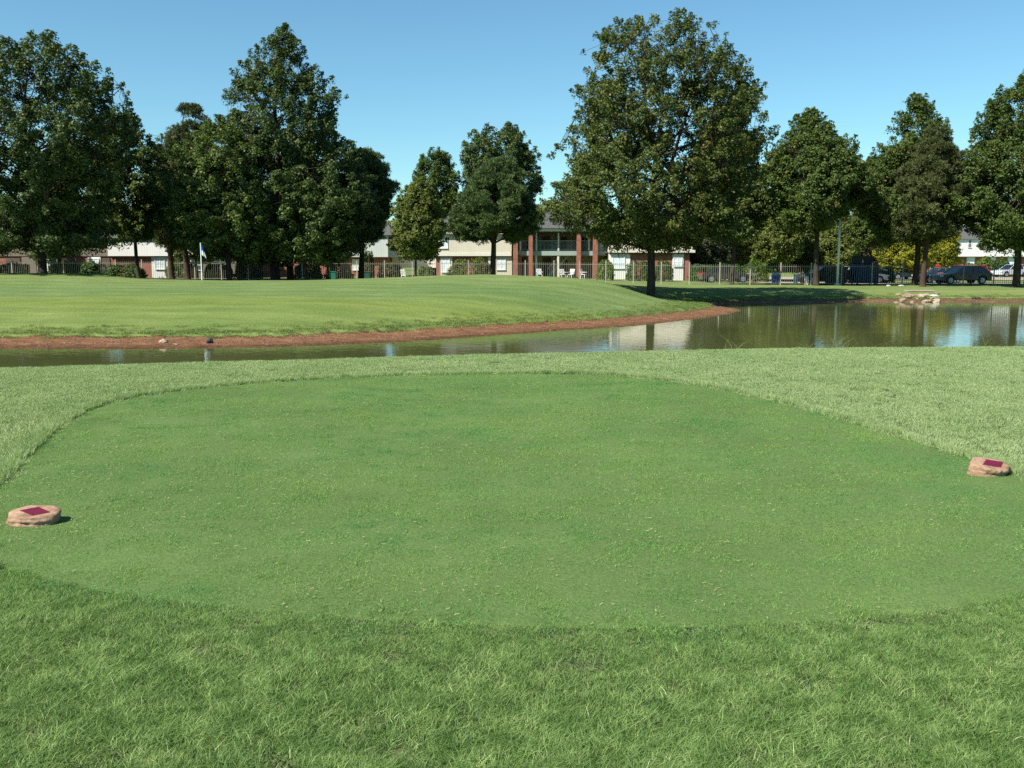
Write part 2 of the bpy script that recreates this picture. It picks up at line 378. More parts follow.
ctr = TEE.mean(0); ring = [(x, y, hz(x, y) + zt) for x, y in TEE]
rings = [[(ctr[0]+(x-ctr[0])*k, ctr[1]+(y-ctr[1])*k) for x, y in TEE] for k in (1.015, .985, .75, .5, .25)]
vs = []; fs = []; m_ = len(TEE)
for rr in rings: vs += [(x, y, hz(x, y) + (zt if rr is not rings[0] else -.012)) for x, y in rr]
vs.append((ctr[0], ctr[1], hz(*ctr) + zt))
for k in range(4):
    for i in range(m_): fs.append((k*m_+i, k*m_+(i+1) % m_, (k+1)*m_+(i+1) % m_, (k+1)*m_+i))
for i in range(m_): fs.append((4*m_+i, 4*m_+(i+1) % m_, 5*m_))
tee = MB().add(vs, fs).build('tee_ground', M['tee']); tag(tee, kind='structure')

# ------------------------------------------------------------------ grass blades (uncountable: stuff, instanced tufts)
def tuft(name, mat, n, rad, hgt, wid, lean=.6, seg=2, curl=.5, wind=(0, 0)):
    r = rad * np.sqrt(rng.random(n)); a = rng.random(n) * 2*pi; bx = r*np.cos(a); by = r*np.sin(a)
    h = hgt * (.45 + .75 * rng.random(n)); dr = rng.random(n) * 2*pi; ln = lean * (.3 + rng.random(n)) * h
    dx = np.cos(dr)*ln + wind[0]*h; dy = np.sin(dr)*ln + wind[1]*h
    w = wid * (.6 + .7*rng.random(n)); fa = rng.random(n)*pi; wx = np.cos(fa)*w/2; wy = np.sin(fa)*w/2
    rows = []
    for k in range(seg+1):
        s = k/seg; ww = (1 - s**1.5) if k < seg else 0.08
        rows.append((bx + dx*(s**(1+curl)), by + dy*(s**(1+curl)), h*s*(1-.25*s*lean), ww))
    V = []
    for (x, y, z, ww) in rows:
        V.append(np.stack([x-wx*ww, y-wy*ww, z], -1)); V.append(np.stack([x+wx*ww, y+wy*ww, z], -1))
    V = np.stack(V, 1); k2 = 2*(seg+1); base = np.arange(n)*k2
    Q = np.concatenate([np.stack([base+2*k, base+2*k+1, base+2*k+3, base+2*k+2], -1) for k in range(seg)])
    tint = np.repeat(rng.random(n), k2)
    o = np_mesh(name, V.reshape(-1, 3), Q, mat, attrs={'tint': tint}); COL.objects.unlink(o); return o
def scatter(name, pts, tufts, label, smin=.7, smax=1.3, scl=None):
    if scl is not None: scl = scl(pts[:,0], pts[:,1])
    """pts (n,3) -> one object whose geometry nodes set random tufts on its points"""
    me = bpy.data.meshes.new(name); me.vertices.add(len(pts)); me.vertices.foreach_set('co', pts.astype(np.float32).ravel())
    a = me.attributes.new('scl', 'FLOAT', 'POINT')
    sc_ = rng.uniform(smin, smax, len(pts)) * (1 if scl is None else scl); a.data.foreach_set('value', sc_.astype(np.float32))
    o = bpy.data.objects.new(name, me); COL.objects.link(o)
    ng = bpy.data.node_groups.new(name + '_nodes', 'GeometryNodeTree')
    ng.interface.new_socket('Geometry', in_out='INPUT', socket_type='NodeSocketGeometry'); ng.interface.new_socket('Geometry', in_out='OUTPUT', socket_type='NodeSocketGeometry')
    gi = ng.nodes.new('NodeGroupInput'); go = ng.nodes.new('NodeGroupOutput'); iop = ng.nodes.new('GeometryNodeInstanceOnPoints')
    ji = ng.nodes.new('GeometryNodeJoinGeometry')
    for tf in tufts:
        oi = ng.nodes.new('GeometryNodeObjectInfo'); oi.inputs['Object'].default_value = tf; oi.inputs['As Instance'].default_value = True
        ng.links.new(oi.outputs['Geometry'], ji.inputs[0])
    ng.links.new(gi.outputs[0], iop.inputs['Points']); ng.links.new(ji.outputs[0], iop.inputs['Instance']); iop.inputs['Pick Instance'].default_value = True
    rv = ng.nodes.new('FunctionNodeRandomValue'); rv.data_type = 'FLOAT_VECTOR'; rv.inputs[0].default_value = (-.06, -.06, 0); rv.inputs[1].default_value = (.06, .06, 6.283)
    ng.links.new(rv.outputs[0], iop.inputs['Rotation'])
    na = ng.nodes.new('GeometryNodeInputNamedAttribute'); na.data_type = 'FLOAT'; na.inputs[0].default_value = 'scl'
    ng.links.new(na.outputs[0], iop.inputs['Scale']); ng.links.new(iop.outputs[0], go.inputs[0])
    md = o.modifiers.new('scatter', 'NODES'); md.node_group = ng
    return tag(o, label, 'grass', kind='stuff')
def rand_pts(x0, x1, y0, y1, dens, test):
    n = int((x1-x0)*(y1-y0)*dens); X = rng.uniform(x0, x1, n); Y = rng.uniform(y0, y1, n)
    k = test(X, Y); X, Y = X[k], Y[k]; z = height(X, Y)[0]
    return np.stack([X, Y, z], -1)
def wedge(X, Y): return np.abs(X) < Y*.60 + 1.6
M['blade_front'] = leafy('rough_grass_blades', (.055, .145, .024), (.32, .44, .155), .3, ((.66, .74, .62), (1.28, 1.2, 1.28)), .5, .25, 7.5, True, dry=(.52, .54, .30), dry_amt=.06)
M['blade_far'] = leafy('pale_rough_blades', (.185, .275, .090), (.41, .50, .26), .3, ((.90, .93, .88), (1.08, 1.05, 1.08)), .5, .25, .9, True, dry=(.5, .46, .26), dry_amt=.04)
M['blade_tee'] = leafy('tee_blades', (.072, .175, .044), (.290, .430, .135), .25, ((.76, .88, .86), (1.12, 1.06, .97)), .6, .2, .8, True, dry=(.34, .32, .16), dry_amt=.03)
M['straw'] = leafy('dry_clippings', (.30, .26, .14), (.55, .48, .28), .2)
tf_front = [tuft('rough_tuft', M['blade_front'], 190, .075, .030, .0023, 1.1, 3, .6, (.2, .05)) for _ in range(4)]
tf_far = [tuft('far_tuft', M['blade_far'], 170, .11, .027, .0040, .9, 2, .5) for _ in range(3)]
tf_tee = [tuft('tee_tuft', M['blade_tee'], 270, .12, .015, .0028, .9, 1) for _ in range(3)]
tf_long = [tuft('long_tuft', M['blade_front'], 40, .05, .046, .0026, 1.2, 3, .8, (.3, .1)) for _ in range(3)]
front = lambda X, Y: (in_poly(TEE, X, Y) < np.where(Y < 6, .02+.08*wob(X, Y, 3)+.75*rng.random(X.shape)**3, .0)) & (Y < 7.2) & wedge(X, Y)
scatter('grass', rand_pts(-6, 6, 1.6, 7.2, 330, front), tf_front, 'olive green longer rough grass in the foreground', .5, 1.5, scl=lambda X, Y: np.clip(.50 - in_poly(TEE, X, Y)*.9, .26, 1))
def clumpy(X, Y): return front(X, Y) & (Y < 5.6) & (wob(X, Y, 2.2, 5) > .25)
scatter('grass', rand_pts(-6, 6, 1.6, 6, 16, clumpy), tf_long, 'longer shaggy blades standing out of the foreground rough')
far = lambda X, Y: (in_poly(TEE, X, Y) < 0.0) & (Y >= 6.6) & wedge(X, Y) & (Y < edgeY(X) + 1.6)
scatter('grass', rand_pts(-13, 14, 6.6, 20, 120, far), tf_far, 'pale green rough grass between the tee and the pond')
scatter('grass', rand_pts(-7, 8, 3.5, 15, 95, lambda X, Y: (in_poly(TEE, X, Y) > np.where(Y < 6, -.3, -.03)) & wedge(X, Y)), tf_tee, 'close mown green turf of the tee box')
# rim of the tee: the taller collar left by the mower
rim = lambda X, Y: (np.abs(in_poly(TEE, X, Y) + .045) < .04) & (Y > 5) & wedge(X, Y)
tf_rim = [tuft('rim_tuft', M['blade_far'], 130, .05, .066, .004, .5, 2) for _ in range(2)]
scatter('grass', rand_pts(-10, 11, 5, 15, 420, rim), tf_rim, 'taller grass collar along the edge of the tee box')
# clippings lying on the tee
def clip(name, n):
    a = rng.random(n)*2*pi; L = .004+.009*rng.random(n); w = .0014; x = rng.normal(0, .09, n); y = rng.normal(0, .06, n); z = .012+.005*rng.random(n)
    cx, cy = np.cos(a)*L, np.sin(a)*L; nx, ny = -np.sin(a)*w, np.cos(a)*w
    V = np.stack([np.stack([x-cx-nx, y-cy-ny, z], -1), np.stack([x+cx-nx, y+cy-ny, z+.002], -1), np.stack([x+cx+nx, y+cy+ny, z+.003], -1), np.stack([x-cx+nx, y-cy+ny, z], -1)], 1)
    o = np_mesh(name, V.reshape(-1, 3), np.arange(4*n).reshape(-1, 4), M['straw'], attrs={'tint': np.repeat(rng.random(n), 4)}); COL.objects.unlink(o); return o
cl = scatter('grass_clippings', rand_pts(-7, 8, 3.5, 14, 50, lambda X, Y: (in_poly(TEE, X, Y) > 0) & wedge(X, Y) & (wob(X, Y, 1.1, 2) + .5*rng.normal(size=X.shape) > -.1)), [clip('clipping', 5), clip('clipping', 3), clip('clipping', 1)], 'pale dry clippings lying scattered on the tee turf')
scatter('grass_clippings', rand_pts(1, 9, 7, 14, 60, lambda X, Y: (np.abs(in_poly(TEE, X, Y)-.03) < .06) & wedge(X, Y)), [clip('clipping', 9), clip('clipping', 6)], 'dry straw gathered along the far right edge of the tee')
# edges across the pond
def bankfringe(X, Y): s = height(X, Y)[1]; return (s > .46+.25*wob(X, Y, 1.6)) & (s < .9+2.2*rng.random(X.shape)**2) & (Y < 70) & (np.abs(X) < Y*.62)
M['blade_bank'] = leafy('bank_grass_blades', (.10, .155, .040), (.23, .28, .09), .3, ((.8, .85, .8), (1.15, 1.1, 1.1)), .5, .2, .5, True)
tf_bank = [tuft('bank_tuft', M['blade_bank'], 46, .20, .085, .012, 1.0, 2) for _ in range(3)]
scatter('grass', rand_pts(-24, 36, 27, 64, 26, bankfringe), tf_bank, 'tufty grass hanging over the red soil bank across the pond')
M['weed'] = leafy('weed_stems', (.14, .15, .05), (.30, .28, .13), .2)
tf_weed = [tuft('weed', M['weed'], 9, .10, .42, .006, 1.1, 4, .9) for _ in range(3)]
scatter('weed_stems', rand_pts(2.5, 10.5, 16.5, 19, 7.0, lambda X, Y: (Y > edgeY(X)+.3) & (Y < edgeY(X)+1.0)), tf_weed, 'sparse thin weed stems at the near water edge', .6, 1.3)

# ------------------------------------------------------------------ trees
def unit(a): return a / (np.linalg.norm(a, axis=-1, keepdims=True) + 1e-9)
def leaf_quads(Cn, N, size, asp=.62):
    n = len(Cn); r = rng.normal(size=(n, 3)); T = unit(np.cross(N, r)); B = np.cross(N, T)
    L = (size * (.65 + .7*rng.random(n)))[:, None]; Wd = L*asp
    return np.stack([Cn - T*L*.5, Cn - B*Wd*.5 + N*L*.10, Cn + T*L*.5, Cn + B*Wd*.5 + N*L*.10], 1).reshape(-1, 3)
def limb(b, p, q, r0, r1, sag=.12, n=5, k=7):
    p = Vector(p); q = Vector(q); L = (q-p).length; off = Vector(rng.normal(size=3)) * L * .05
    pts = []; rd = []
    for i in range(n+1):
        s = i/n; c = p.lerp(q, s) + Vector((0, 0, -sag * L * math.sin(pi*s))) * .6 + off * math.sin(pi*s)
        pts.append(c); rd.append(r0*(1-s) + r1*s)
    b.tube(pts, rd, k); return pts
def make_tree(name, label, px, Y, prof, tw, leaf='oak', ncl=240, rc=.85, per=95, ls=.26, pine=False, bark='bark', group=None,
              base_py=None, lump=.22, forks=0, flat=.7, hollow=.55, cat='tree', depth=1.0, stem_top=None, lob=1.0, seed=0):
    global rng
    rng = np.random.default_rng(abs(int(px*7 + Y*3 + seed)))
    ncl = int(ncl*2.7); rc *= .76; ls *= .72
    base = W(px, HOR, Y); bx, by = base.x, base.y; bz = hz(bx, by) - .05
    ht = np.array([W(px, p[0], Y).z - bz for p in prof]); o_ = np.argsort(ht); ht = ht[o_]
    RL = np.array([(px - p[1]) for p in prof])[o_] * Y / F; RR = np.array([(p[2] - px) for p in prof])[o_] * Y / F
    cx = (RR - RL) / 2; RA = (RR + RL) / 2
    top, low = ht[-1], ht[0]
    hs = np.linspace(low, top, 200); ra = np.interp(hs, ht, RA); pdf = ra**1.1 + .05; pdf /= pdf.sum()
    cl = []; tries = 0; seedk = rng.random()*50
    while len(cl) < ncl and tries < ncl*30:
        tries += 1
        h = rng.choice(hs, p=pdf) + rng.normal()*.05; th = rng.random()*2*pi
        r = np.interp(h, ht, RA)
        nz = mnoise.noise(Vector((cos(th)*1.5+seedk, sin(th)*1.5, h*.42*lob))); nz2 = mnoise.noise(Vector((cos(th)*4+seedk, sin(th)*4, h*1.1*lob+9)))
        r *= 1 + lump*1.3*nz + lump*.8*nz2
        q = 1 - hollow*rng.random()**1.4
        rr = max(0, r - rc*.45) * q
        sprig = rng.random() < .16
        if sprig and not pine: rr = max(0, r - rc*.45) + rc*(.15 + .5*rng.random()); h += rc*.3*rng.random()
        x = np.interp(h, ht, cx) + cos(th)*rr; y = sin(th)*rr*depth; z = min(h, top - rc*.35) 
        
        if mnoise.noise(Vector((x*.35+seedk, y*.35, z*.45))) < -.40: continue
        cl.append((x, y, z, 1. if sprig and not pine else 0.))
    cl = np.array(cl); ncl = len(cl)
    root = empty(name, (bx, by, bz), 0, label, cat, group)
    # foliage
    rr_ = rc * (.6 + .7*rng.random(ncl)); topf = np.clip((cl[:,2]-low)/(top-low), 0, 1); rr_ *= (1.05 - .35*topf) * (1 - .42*cl[:,3])
    if not pine:
        idx = np.repeat(np.arange(ncl), (2.1 * per * (rr_/rc)**2).astype(int)+8)
        ax_ = unit(np.stack([cl[:,0], cl[:,1], np.zeros(ncl)], -1) + 1e-6)
        upw = .25 + .9*topf + .35*rng.random(ncl)
        U = unit(ax_*(1.15-.75*topf[:,None]) + np.stack([np.zeros(ncl), np.zeros(ncl), upw], -1) + rng.normal(size=(ncl,3))*.35)
        sL = rng.random(len(idx))**.8*1.9 - .75; u_ = U[idx]; q_ = rng.normal(size=(len(idx), 3)); q_ -= u_*(q_*u_).sum(1, keepdims=True); q_ = unit(q_)
        wd = rr_[idx]*np.clip(.80 - .55*np.clip(sL, -1, 1.15), .08, .95)*rng.random(len(idx))**.5
        # side twigs gather the leaves into small bunches
        tw_id = (idx*7 + rng.integers(0, 7, len(idx))); tv = unit(np.stack([np.sin(tw_id*12.9898)*1., np.sin(tw_id*78.233), np.sin(tw_id*37.719)], -1))
        P = cl[idx, :3] + u_*(sL*rr_[idx]*.85)[:, None] + q_*wd[:, None]*np.array([1, 1, .8]) + tv*(.34*rr_[idx])[:, None]
        P[:, 2] -= .10*wd; d = unit(q_ + u_*.4)
        out_ = unit(P - np.array([0, 0, (low+top)*.42]))
        N = unit(d*.55 + out_*.4 + np.array([0, 0, .5]) + rng.normal(size=d.shape)*.6)
        tint = np.clip(.45 + .22*rng.normal(size=len(idx)) + (rng.normal(size=ncl)*.16)[idx], 0, 1)
        V = leaf_quads(P, N, ls*.84)
        V4 = V; k4 = 4
    else:
        nt = np.maximum((per*.30*(rr_/rc)**2).astype(int), 6); idx = np.repeat(np.arange(ncl), nt)
        d = unit(rng.normal(size=(len(idx), 3)) + np.array([0, 0, .35])); rad = rr_[idx] * (.45+.55*rng.random(len(idx)))
        P = cl[idx, :3] + d * rad[:, None] * np.array([1, 1, flat*.85])
        nn_ = 13; ii_ = np.repeat(np.arange(len(P)), nn_)
        nd = unit(d[ii_]*.55 + np.array([0, 0, .35]) + rng.normal(size=(len(ii_), 3))*.75)
        L = (ls * (.7+.6*rng.random(len(ii_))))[:, None]; sd = unit(np.cross(nd, rng.normal(size=nd.shape))) * (ls*.085)
        A = P[ii_]; V4 = np.stack([A - sd*.6, A + nd*L*.55 - sd, A + nd*L, A + nd*L*.5 + sd], 1).reshape(-1, 3); k4 = 4
        tt = np.clip(.45 + .25*rng.normal(size=len(P)) + (rng.normal(size=ncl)*.15)[idx], 0, 1); tint = tt[ii_]
    nq = len(V4)//4
    np_mesh('crown', V4, np.arange(nq*4).reshape(-1, 4), M[leaf], root, {'tint': np.repeat(tint, 4)})
    # wood
    b = MB(); r0 = tw*Y/F/2; tt_ = stem_top or .93; hs_ = [0, .12, .5] + list(np.linspace(max(1.0, low*.6), top*tt_, 9))
    lean = rng.normal(size=2)*.012
    cpx = [float(np.interp(h, ht, cx))*min(1, max(0, (h-low)/(top-low)))*.9 for h in hs_]
    spts = [(c + lean[0]*h + .05*sin(h*1.1+seedk), lean[1]*h + .05*cos(h*.9), h) for c, h in zip(cpx, hs_)]
    srad = [r0*1.45, r0*1.12, r0*1.02] + [max(.025, r0*(1 - .9*(h/(top*tt_))**1.1)) for h in hs_[3:]]
    b.tube(spts, srad, 12)
    def stem_at(h):
        i = max(1, min(len(hs_)-1, next((k for k, a in enumerate(hs_) if a >= h), len(hs_)-1)))
        s = (h-hs_[i-1])/(hs_[i]-hs_[i-1]); s = min(1, max(0, s))
        return Vector(spts[i-1]).lerp(Vector(spts[i]), s), srad[i-1]*(1-s)+srad[i]*s
    order = rng.permutation(ncl); nmain = min(34, ncl//4) if not pine else min(30, ncl//3); mains = []
    for j in order[:nmain]:
        c = cl[j]; ρ = math.hypot(c[0], c[1]); h0 = max(low*.93, min(top*tt_*.95, c[2] - ρ*(.75 if not pine else .2) - .3)); s, sr = stem_at(h0)
        lp = limb(b, s, c[:3], max(.03, sr*.5), .018, .08, 5, 6); mains += [(p, max(.02, sr*.3*(1-k/6))) for k, p in enumerate(lp[1:])]
    for k in range(forks):
        a = rng.random()*2*pi if k else pi*.93; h0 = low*.95; s, sr = stem_at(h0)
        e = Vector((cos(a)*(top-low)*.28, sin(a)*(top-low)*.28, low + (top-low)*.62)); lp = limb(b, s, e, sr*.75, .05, -.04, 7, 8); mains += [(p, .05) for p in lp[2:]]
    mp = np.array([tuple(p) for p, _ in mains])
    for j in order[nmain:]:
        c = cl[j, :3]; dd = np.linalg.norm(mp - c + np.array([0, 0, .4]), axis=1); i = int(np.argmin(dd))
        if dd[i] < 4.5: limb(b, mp[i], c, mains[i][1]*.7, .010, .05, 2, 4)
    b.build('trunk', M[bark], root, smooth=True)
    return root

SEED10 = 3
T10 = make_tree('oak_tree', 'largest oak, alone on the slope at the water, with pale bark patch', 651, 57.5,
    [(19,632,690),(34,596,714),(60,582,734),(90,574,748),(112,573,756),(140,574,755),(165,562,750),(190,548,746),(210,556,742),(228,572,735),(246,610,690)],
    8.6, 'main', 470, .82, 100, .235, forks=4, lump=.20, seed=SEED10)
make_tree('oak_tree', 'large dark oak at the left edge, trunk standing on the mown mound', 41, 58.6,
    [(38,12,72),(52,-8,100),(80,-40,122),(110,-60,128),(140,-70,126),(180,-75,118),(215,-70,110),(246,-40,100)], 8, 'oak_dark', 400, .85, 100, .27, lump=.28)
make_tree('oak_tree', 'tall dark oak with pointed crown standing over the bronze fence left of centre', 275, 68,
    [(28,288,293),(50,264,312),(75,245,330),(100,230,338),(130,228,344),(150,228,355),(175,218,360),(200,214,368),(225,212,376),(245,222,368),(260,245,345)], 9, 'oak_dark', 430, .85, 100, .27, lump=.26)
make_tree('oak_tree', 'second grey trunk close beside the tall dark oak', 289, 71,
    [(140,270,310),(180,262,335),(220,262,345),(252,275,330)], 7, 'oak_dark', 120, .8, 90, .27)
make_tree('sweetgum_tree', 'brighter green sweetgum with low branches right of the flagstick', 229, 64,
    [(125,212,240),(150,188,258),(190,172,268),(225,176,272),(252,196,262)], 5, 'gum', 190, .75, 95, .26, lump=.3)
make_tree('sweetgum_tree', 'low bright leafy tree in front of the dark oak, branches to right', 305, 66,
    [(185,290,325),(205,278,352),(235,272,360),(258,285,352)], 3, 'gum', 75, .7, 90, .25, lump=.3, stem_top=.6)
make_tree('broadleaf_tree', 'medium green tree over the hedge between the left oak and the pine', 137, 70,
    [(114,112,140),(140,98,162),(180,94,172),(215,98,166),(240,115,155)], 4, 'oak', 170, .8, 95, .27)
make_tree('pine_tree', 'olive pine with soft drooping tiers left of the flagstick', 171, 76,
    [(104,190,204),(125,174,218),(150,160,226),(180,152,228),(215,148,222),(245,152,210)], 6, 'pine_olive', 170, .8, 150, .34, pine=True, bark='pine_bark', lump=.3)
make_tree('pine_tree', 'shaded pine trunk standing just right of the olive pine', 186, 79,
    [(150,178,200),(180,168,212),(215,165,215),(240,172,205)], 6, 'pine', 80, .8, 140, .34, pine=True, bark='pine_bark')
make_tree('pine_tree', 'dark pine with bare trunk in front of the grey apartment wall', 361, 74,
    [(150,355,376),(165,342,388),(190,338,394),(212,338,393),(228,344,384),(240,352,372)], 6, 'pine', 130, .75, 150, .34, pine=True, bark='pine_bark', lump=.35)
make_tree('maple_tree', 'small light green tree at the left corner of the central apartments', 415, 66,
    [(180,414,430),(200,400,442),(220,392,444),(240,390,443),(256,398,436)], 2.6, 'light', 130, .6, 95, .25, lump=.25)
make_tree('broadleaf_tree', 'grey green tree rising behind the small light green tree', 436, 108,
    [(153,425,450),(170,415,458),(195,410,462),(225,415,460),(250,425,455)], 4, 'oak', 150, 1.1, 100, .36)
make_tree('broadleaf_tree', 'dark round tree rising behind the central roof above the pine', 498, 108,
    [(128,482,518),(145,467,532),(175,460,538),(210,463,538),(238,472,530)], 4, 'oak_dark', 240, 1.15, 110, .36)
make_tree('pine_tree', 'bushy rounded pine with forked trunk in front of the central apartments', 493, 71,
    [(159,490,512),(172,472,524),(190,460,530),(205,452,541),(218,451,543),(230,456,540),(242,466,512)], 6.4, 'pine', 150, .72, 200, .33, pine=True, bark='pine_bark', lump=.28, hollow=.7, forks=3)
make_tree('oak_tree', 'dark oak with straight black trunk behind and right of the largest oak', 733, 76,
    [(95,720,744),(125,702,756),(160,692,760),(200,690,762),(235,702,762)], 4.5, 'oak_dark', 230, .9, 95, .28)
make_tree('oak_tree', 'broad pyramid shaped oak beside the tall grey light pole', 817, 73,
    [(109,801,812),(130,785,828),(155,770,848),(180,758,862),(203,757,852),(216,766,836),(228,785,824)], 5.5, 'oak', 330, .85, 95, .27, lump=.3)
make_tree('oak_tree', 'spiky topped oak sharing the bank with a pine by the storm drain', 917, 74,
    [(96,905,914),(115,892,928),(140,886,946),(165,870,953),(190,862,956),(220,868,956),(242,885,938)], 6, 'oak', 280, .85, 95, .27, lump=.35)
make_tree('pine_tree', 'olive pine with pale trunk directly above the storm drain', 925, 71,
    [(128,924,938),(150,904,952),(180,892,962),(210,888,962),(236,898,950)], 5.5, 'pine_olive', 150, .75, 160, .33, pine=True, bark='pine_bark', lump=.3)
make_tree('broadleaf_tree', 'shorter dark tree between the pyramid oak and the spiky oak', 866, 84,
    [(160,858,882),(190,848,898),(225,848,898),(244,854,888)], 3, 'oak', 120, .95, 95, .3)
make_tree('oak_tree', 'large oak at the right edge with thick dark trunk', 1018, 69,
    [(71,1004,1018),(90,992,1044),(120,974,1068),(150,964,1084),(190,960,1088),(220,964,1082),(246,982,1056)], 7.4, 'oak', 430, .85, 100, .27, lump=.28)
for i, (px, Y) in enumerate([(-95, 66), (-75, 84), (-22, 86), (60, 85), (195, 85), (238, 84), (318, 86)]):  # oaks added to shade the left apartments, some of them out of view
    make_tree('oak_tree', ['dark oak added for shade just beyond the left edge of the lawn', 'dark oak added for shade behind the left edge oak, outermost', 'dark oak added for shade behind the left edge trunk', 'dark oak added to shade the wall right of the left edge trunk', 'dark oak behind the shaded pine trunk right of the flag', 'dark oak behind the brighter sweetgum', 'dark oak between the tall dark oak and the dark pine'][i], px, Y,
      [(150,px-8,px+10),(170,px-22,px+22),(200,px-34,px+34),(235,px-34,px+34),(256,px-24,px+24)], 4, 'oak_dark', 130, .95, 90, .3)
# trees behind the fence
lab = ['light green tree behind the fence, nearest the largest oak', 'light green tree in full leaf behind the trunk of the dark oak', 'light green tree behind the fence over the blue bin',
       'light green tree behind the pyramid oak trunk', 'small light green tree behind the light pole']
for i, (px, w_, tp, Y) in enumerate([(702,26,205,96),(742,25,200,100),(778,24,196,97),(806,22,205,102),(838,20,212,99)]):
    make_tree('broadleaf_tree', lab[i], px, Y, [(tp,px-8,px+8),(tp+18,px-w_*.8,px+w_*.8),(tp+38,px-w_,px+w_),(tp+62,px-w_*.8,px+w_*.8)], 3,
              ('greygreen','light','light','gum','light')[i], 120, 1.0, 90, .34, group='light green trees behind the fence')
make_tree('broadleaf_tree', 'grey green feathery tree behind the blue dumpster', 872, 112, [(212,862,880),(230,850,892),(250,850,894),(272,855,890)], 3, 'greygreen', 120, 1.1, 90, .34)
make_tree('yellow_tree', 'bright yellow autumn tree behind the spiky oak trunk', 908, 104, [(222,895,918),(238,882,928),(255,880,932),(268,886,928)], 3, 'yellow', 110, .9, 90, .32)
make_tree('yellow_tree', 'orange yellow autumn tree right of the olive pine trunk', 942, 108, [(224,935,952),(238,928,958),(254,927,958),(264,932,955)], 3, 'yellow', 60, .9, 90, .32)
# distant belt: one tree of each kind, then copies
protos = []
for i, (lf, w_) in enumerate([('oak_dark', 34), ('oak', 30), ('greygreen', 26)]):
    px = (130, 590, 1000)[i]
    protos.append(make_tree('distant_tree', ['distant dark tree behind the far left apartments', 'distant green tree behind the right end of the central roof', 'distant grey green tree behind the far right apartments'][i], px, 150,
        [(205,px-8,px+8),(222,px-w_*.8,px+w_*.8),(245,px-w_,px+w_),(268,px-w_*.9,px+w_*.9)], 3, lf, 110, 1.8, 90, .6, group='belt of distant trees'))
for k, px in enumerate(list(range(-160, 1230, 46))):
    Y = 148 + 22*random.random() + (8 if k % 2 else 0)
    c = copy_tree(protos[(k*2 + k//3) % 3]); p = W(px + random.uniform(-8, 8), HOR, Y)
    c.location = (p.x, p.y, hz(p.x, p.y)-.1); c.rotation_euler.z = random.random()*6.28; s = .75+.4*random.random()
    if 355 < px < 425 or 520 < px < 560: s *= .62
    if 400 < px < 1000: s *= .85
    c.scale = (s, s, s*.95)
    c['label'] = 'tree in the distant belt filling the horizon behind the apartments'

# ------------------------------------------------------------------ bushes
def bush(name, label, x0, x1, y0, y1, Y, leaf='hedge', n=60, dpt=1.0, group=None, flowers=None, ls=.12):
    c = W((x0+x1)/2, y1, Y); w = (x1-x0)*Y/F/2; zb = hz(c.x, c.y); h = W(0, y0, Y).z - zb
    k = int(n*110); 
    seedk = rng.random()*30
    root = empty(name, (c.x, c.y, zb), 0, label, 'bush', group)
    d = unit(rng.normal(size=(k, 3))); d[:, 2] = np.abs(d[:, 2]) * (rng.random(k) > .25) - .1
    e = np.sign(d) * np.abs(d)**.62
    nz = np.array([mnoise.noise(Vector((a*2.2+seedk, b*2.2, c_*2.2))) for a, b, c_ in d[:k]])
    r = (1 + .22*nz) * (.78 + .22*rng.random(k)**.5)
    P = e * r[:, None] * np.array([w, dpt, h*.96]); P[:, 2] = np.abs(P[:, 2]) + .02
    N = unit(d + np.array([0, 0, .3]) + rng.normal(size=d.shape)*.6)
    V = leaf_quads(P, N, ls*1.2, .6); tint = np.clip(.5 + .3*rng.normal(size=k), 0, 1)
    np_mesh('foliage', V, np.arange(k*4).reshape(-1, 4), M[leaf], root, {'tint': np.repeat(tint, 4)})
    b = MB()
    for _ in range(7):
        a = rng.random()*6.28; b.tube([(0.1*cos(a)*w, .1*sin(a), 0), (w*.5*cos(a), dpt*.4*sin(a), h*.7)], [.03, .012], 5)
    b.build('stem', M['bark'], root)
    if flowers:
        kk = 60; di = rng.integers(0, k, kk); PF = P[di] * 1.04
        m_f = bpy.data.materials.get('pink_petals') or leafy('pink_petals', (.5, .03, .15), (.8, .1, .3), .2)
        PF = PF[PF[:, 2] > h*.7]
        V = leaf_quads(PF, unit(rng.normal(size=PF.shape)), .16, .8); tag(np_mesh('flowers', V, np.arange(len(V)).reshape(-1, 4), m_f, root, {'tint': rng.random(len(V))}), kind='stuff')
    return root
bush('hedge', 'clipped green hedge below the red brick wall on the left', 104, 146, 263, 281, 80, 'hedge', 60, .8)
bush('hedge', 'clipped hedge against the brick left of the forked pine', 449, 492, 257, 277, 87, 'hedge_light', 60, .8)
bush('hedge', 'tall leafy shrub with orange tips right of the last brick column', 597, 614, 258, 277, 85, 'hedge_light', 34, .8)
bush('hedge', 'wide hedge left of the largest oak trunk by the white window', 626, 652, 259, 277, 86, 'hedge', 40, .8)
bush('hedge', 'hedge right of the largest oak trunk under the brick wall', 655, 672, 259, 278, 86, 'hedge', 30, .8)
bush('shrub', 'dark shrub with pink flowers beside the dark pine', 363, 374, 248, 272, 84, 'hedge', 26, .6, flowers=True)
bush('shrub', 'dark shrubbery at the foot of the grey apartments', 378, 402, 260, 276, 86, 'hedge', 34, .8)
bush('shrub', 'low olive shrub with yellow leaves under the small light tree', 418, 434, 265, 278, 84, 'hedge_light', 22, .6)
bush('shrub', 'low dark shrub in the shade of the left edge oak', 82, 100, 260, 276, 76, 'hedge', 22, .7)
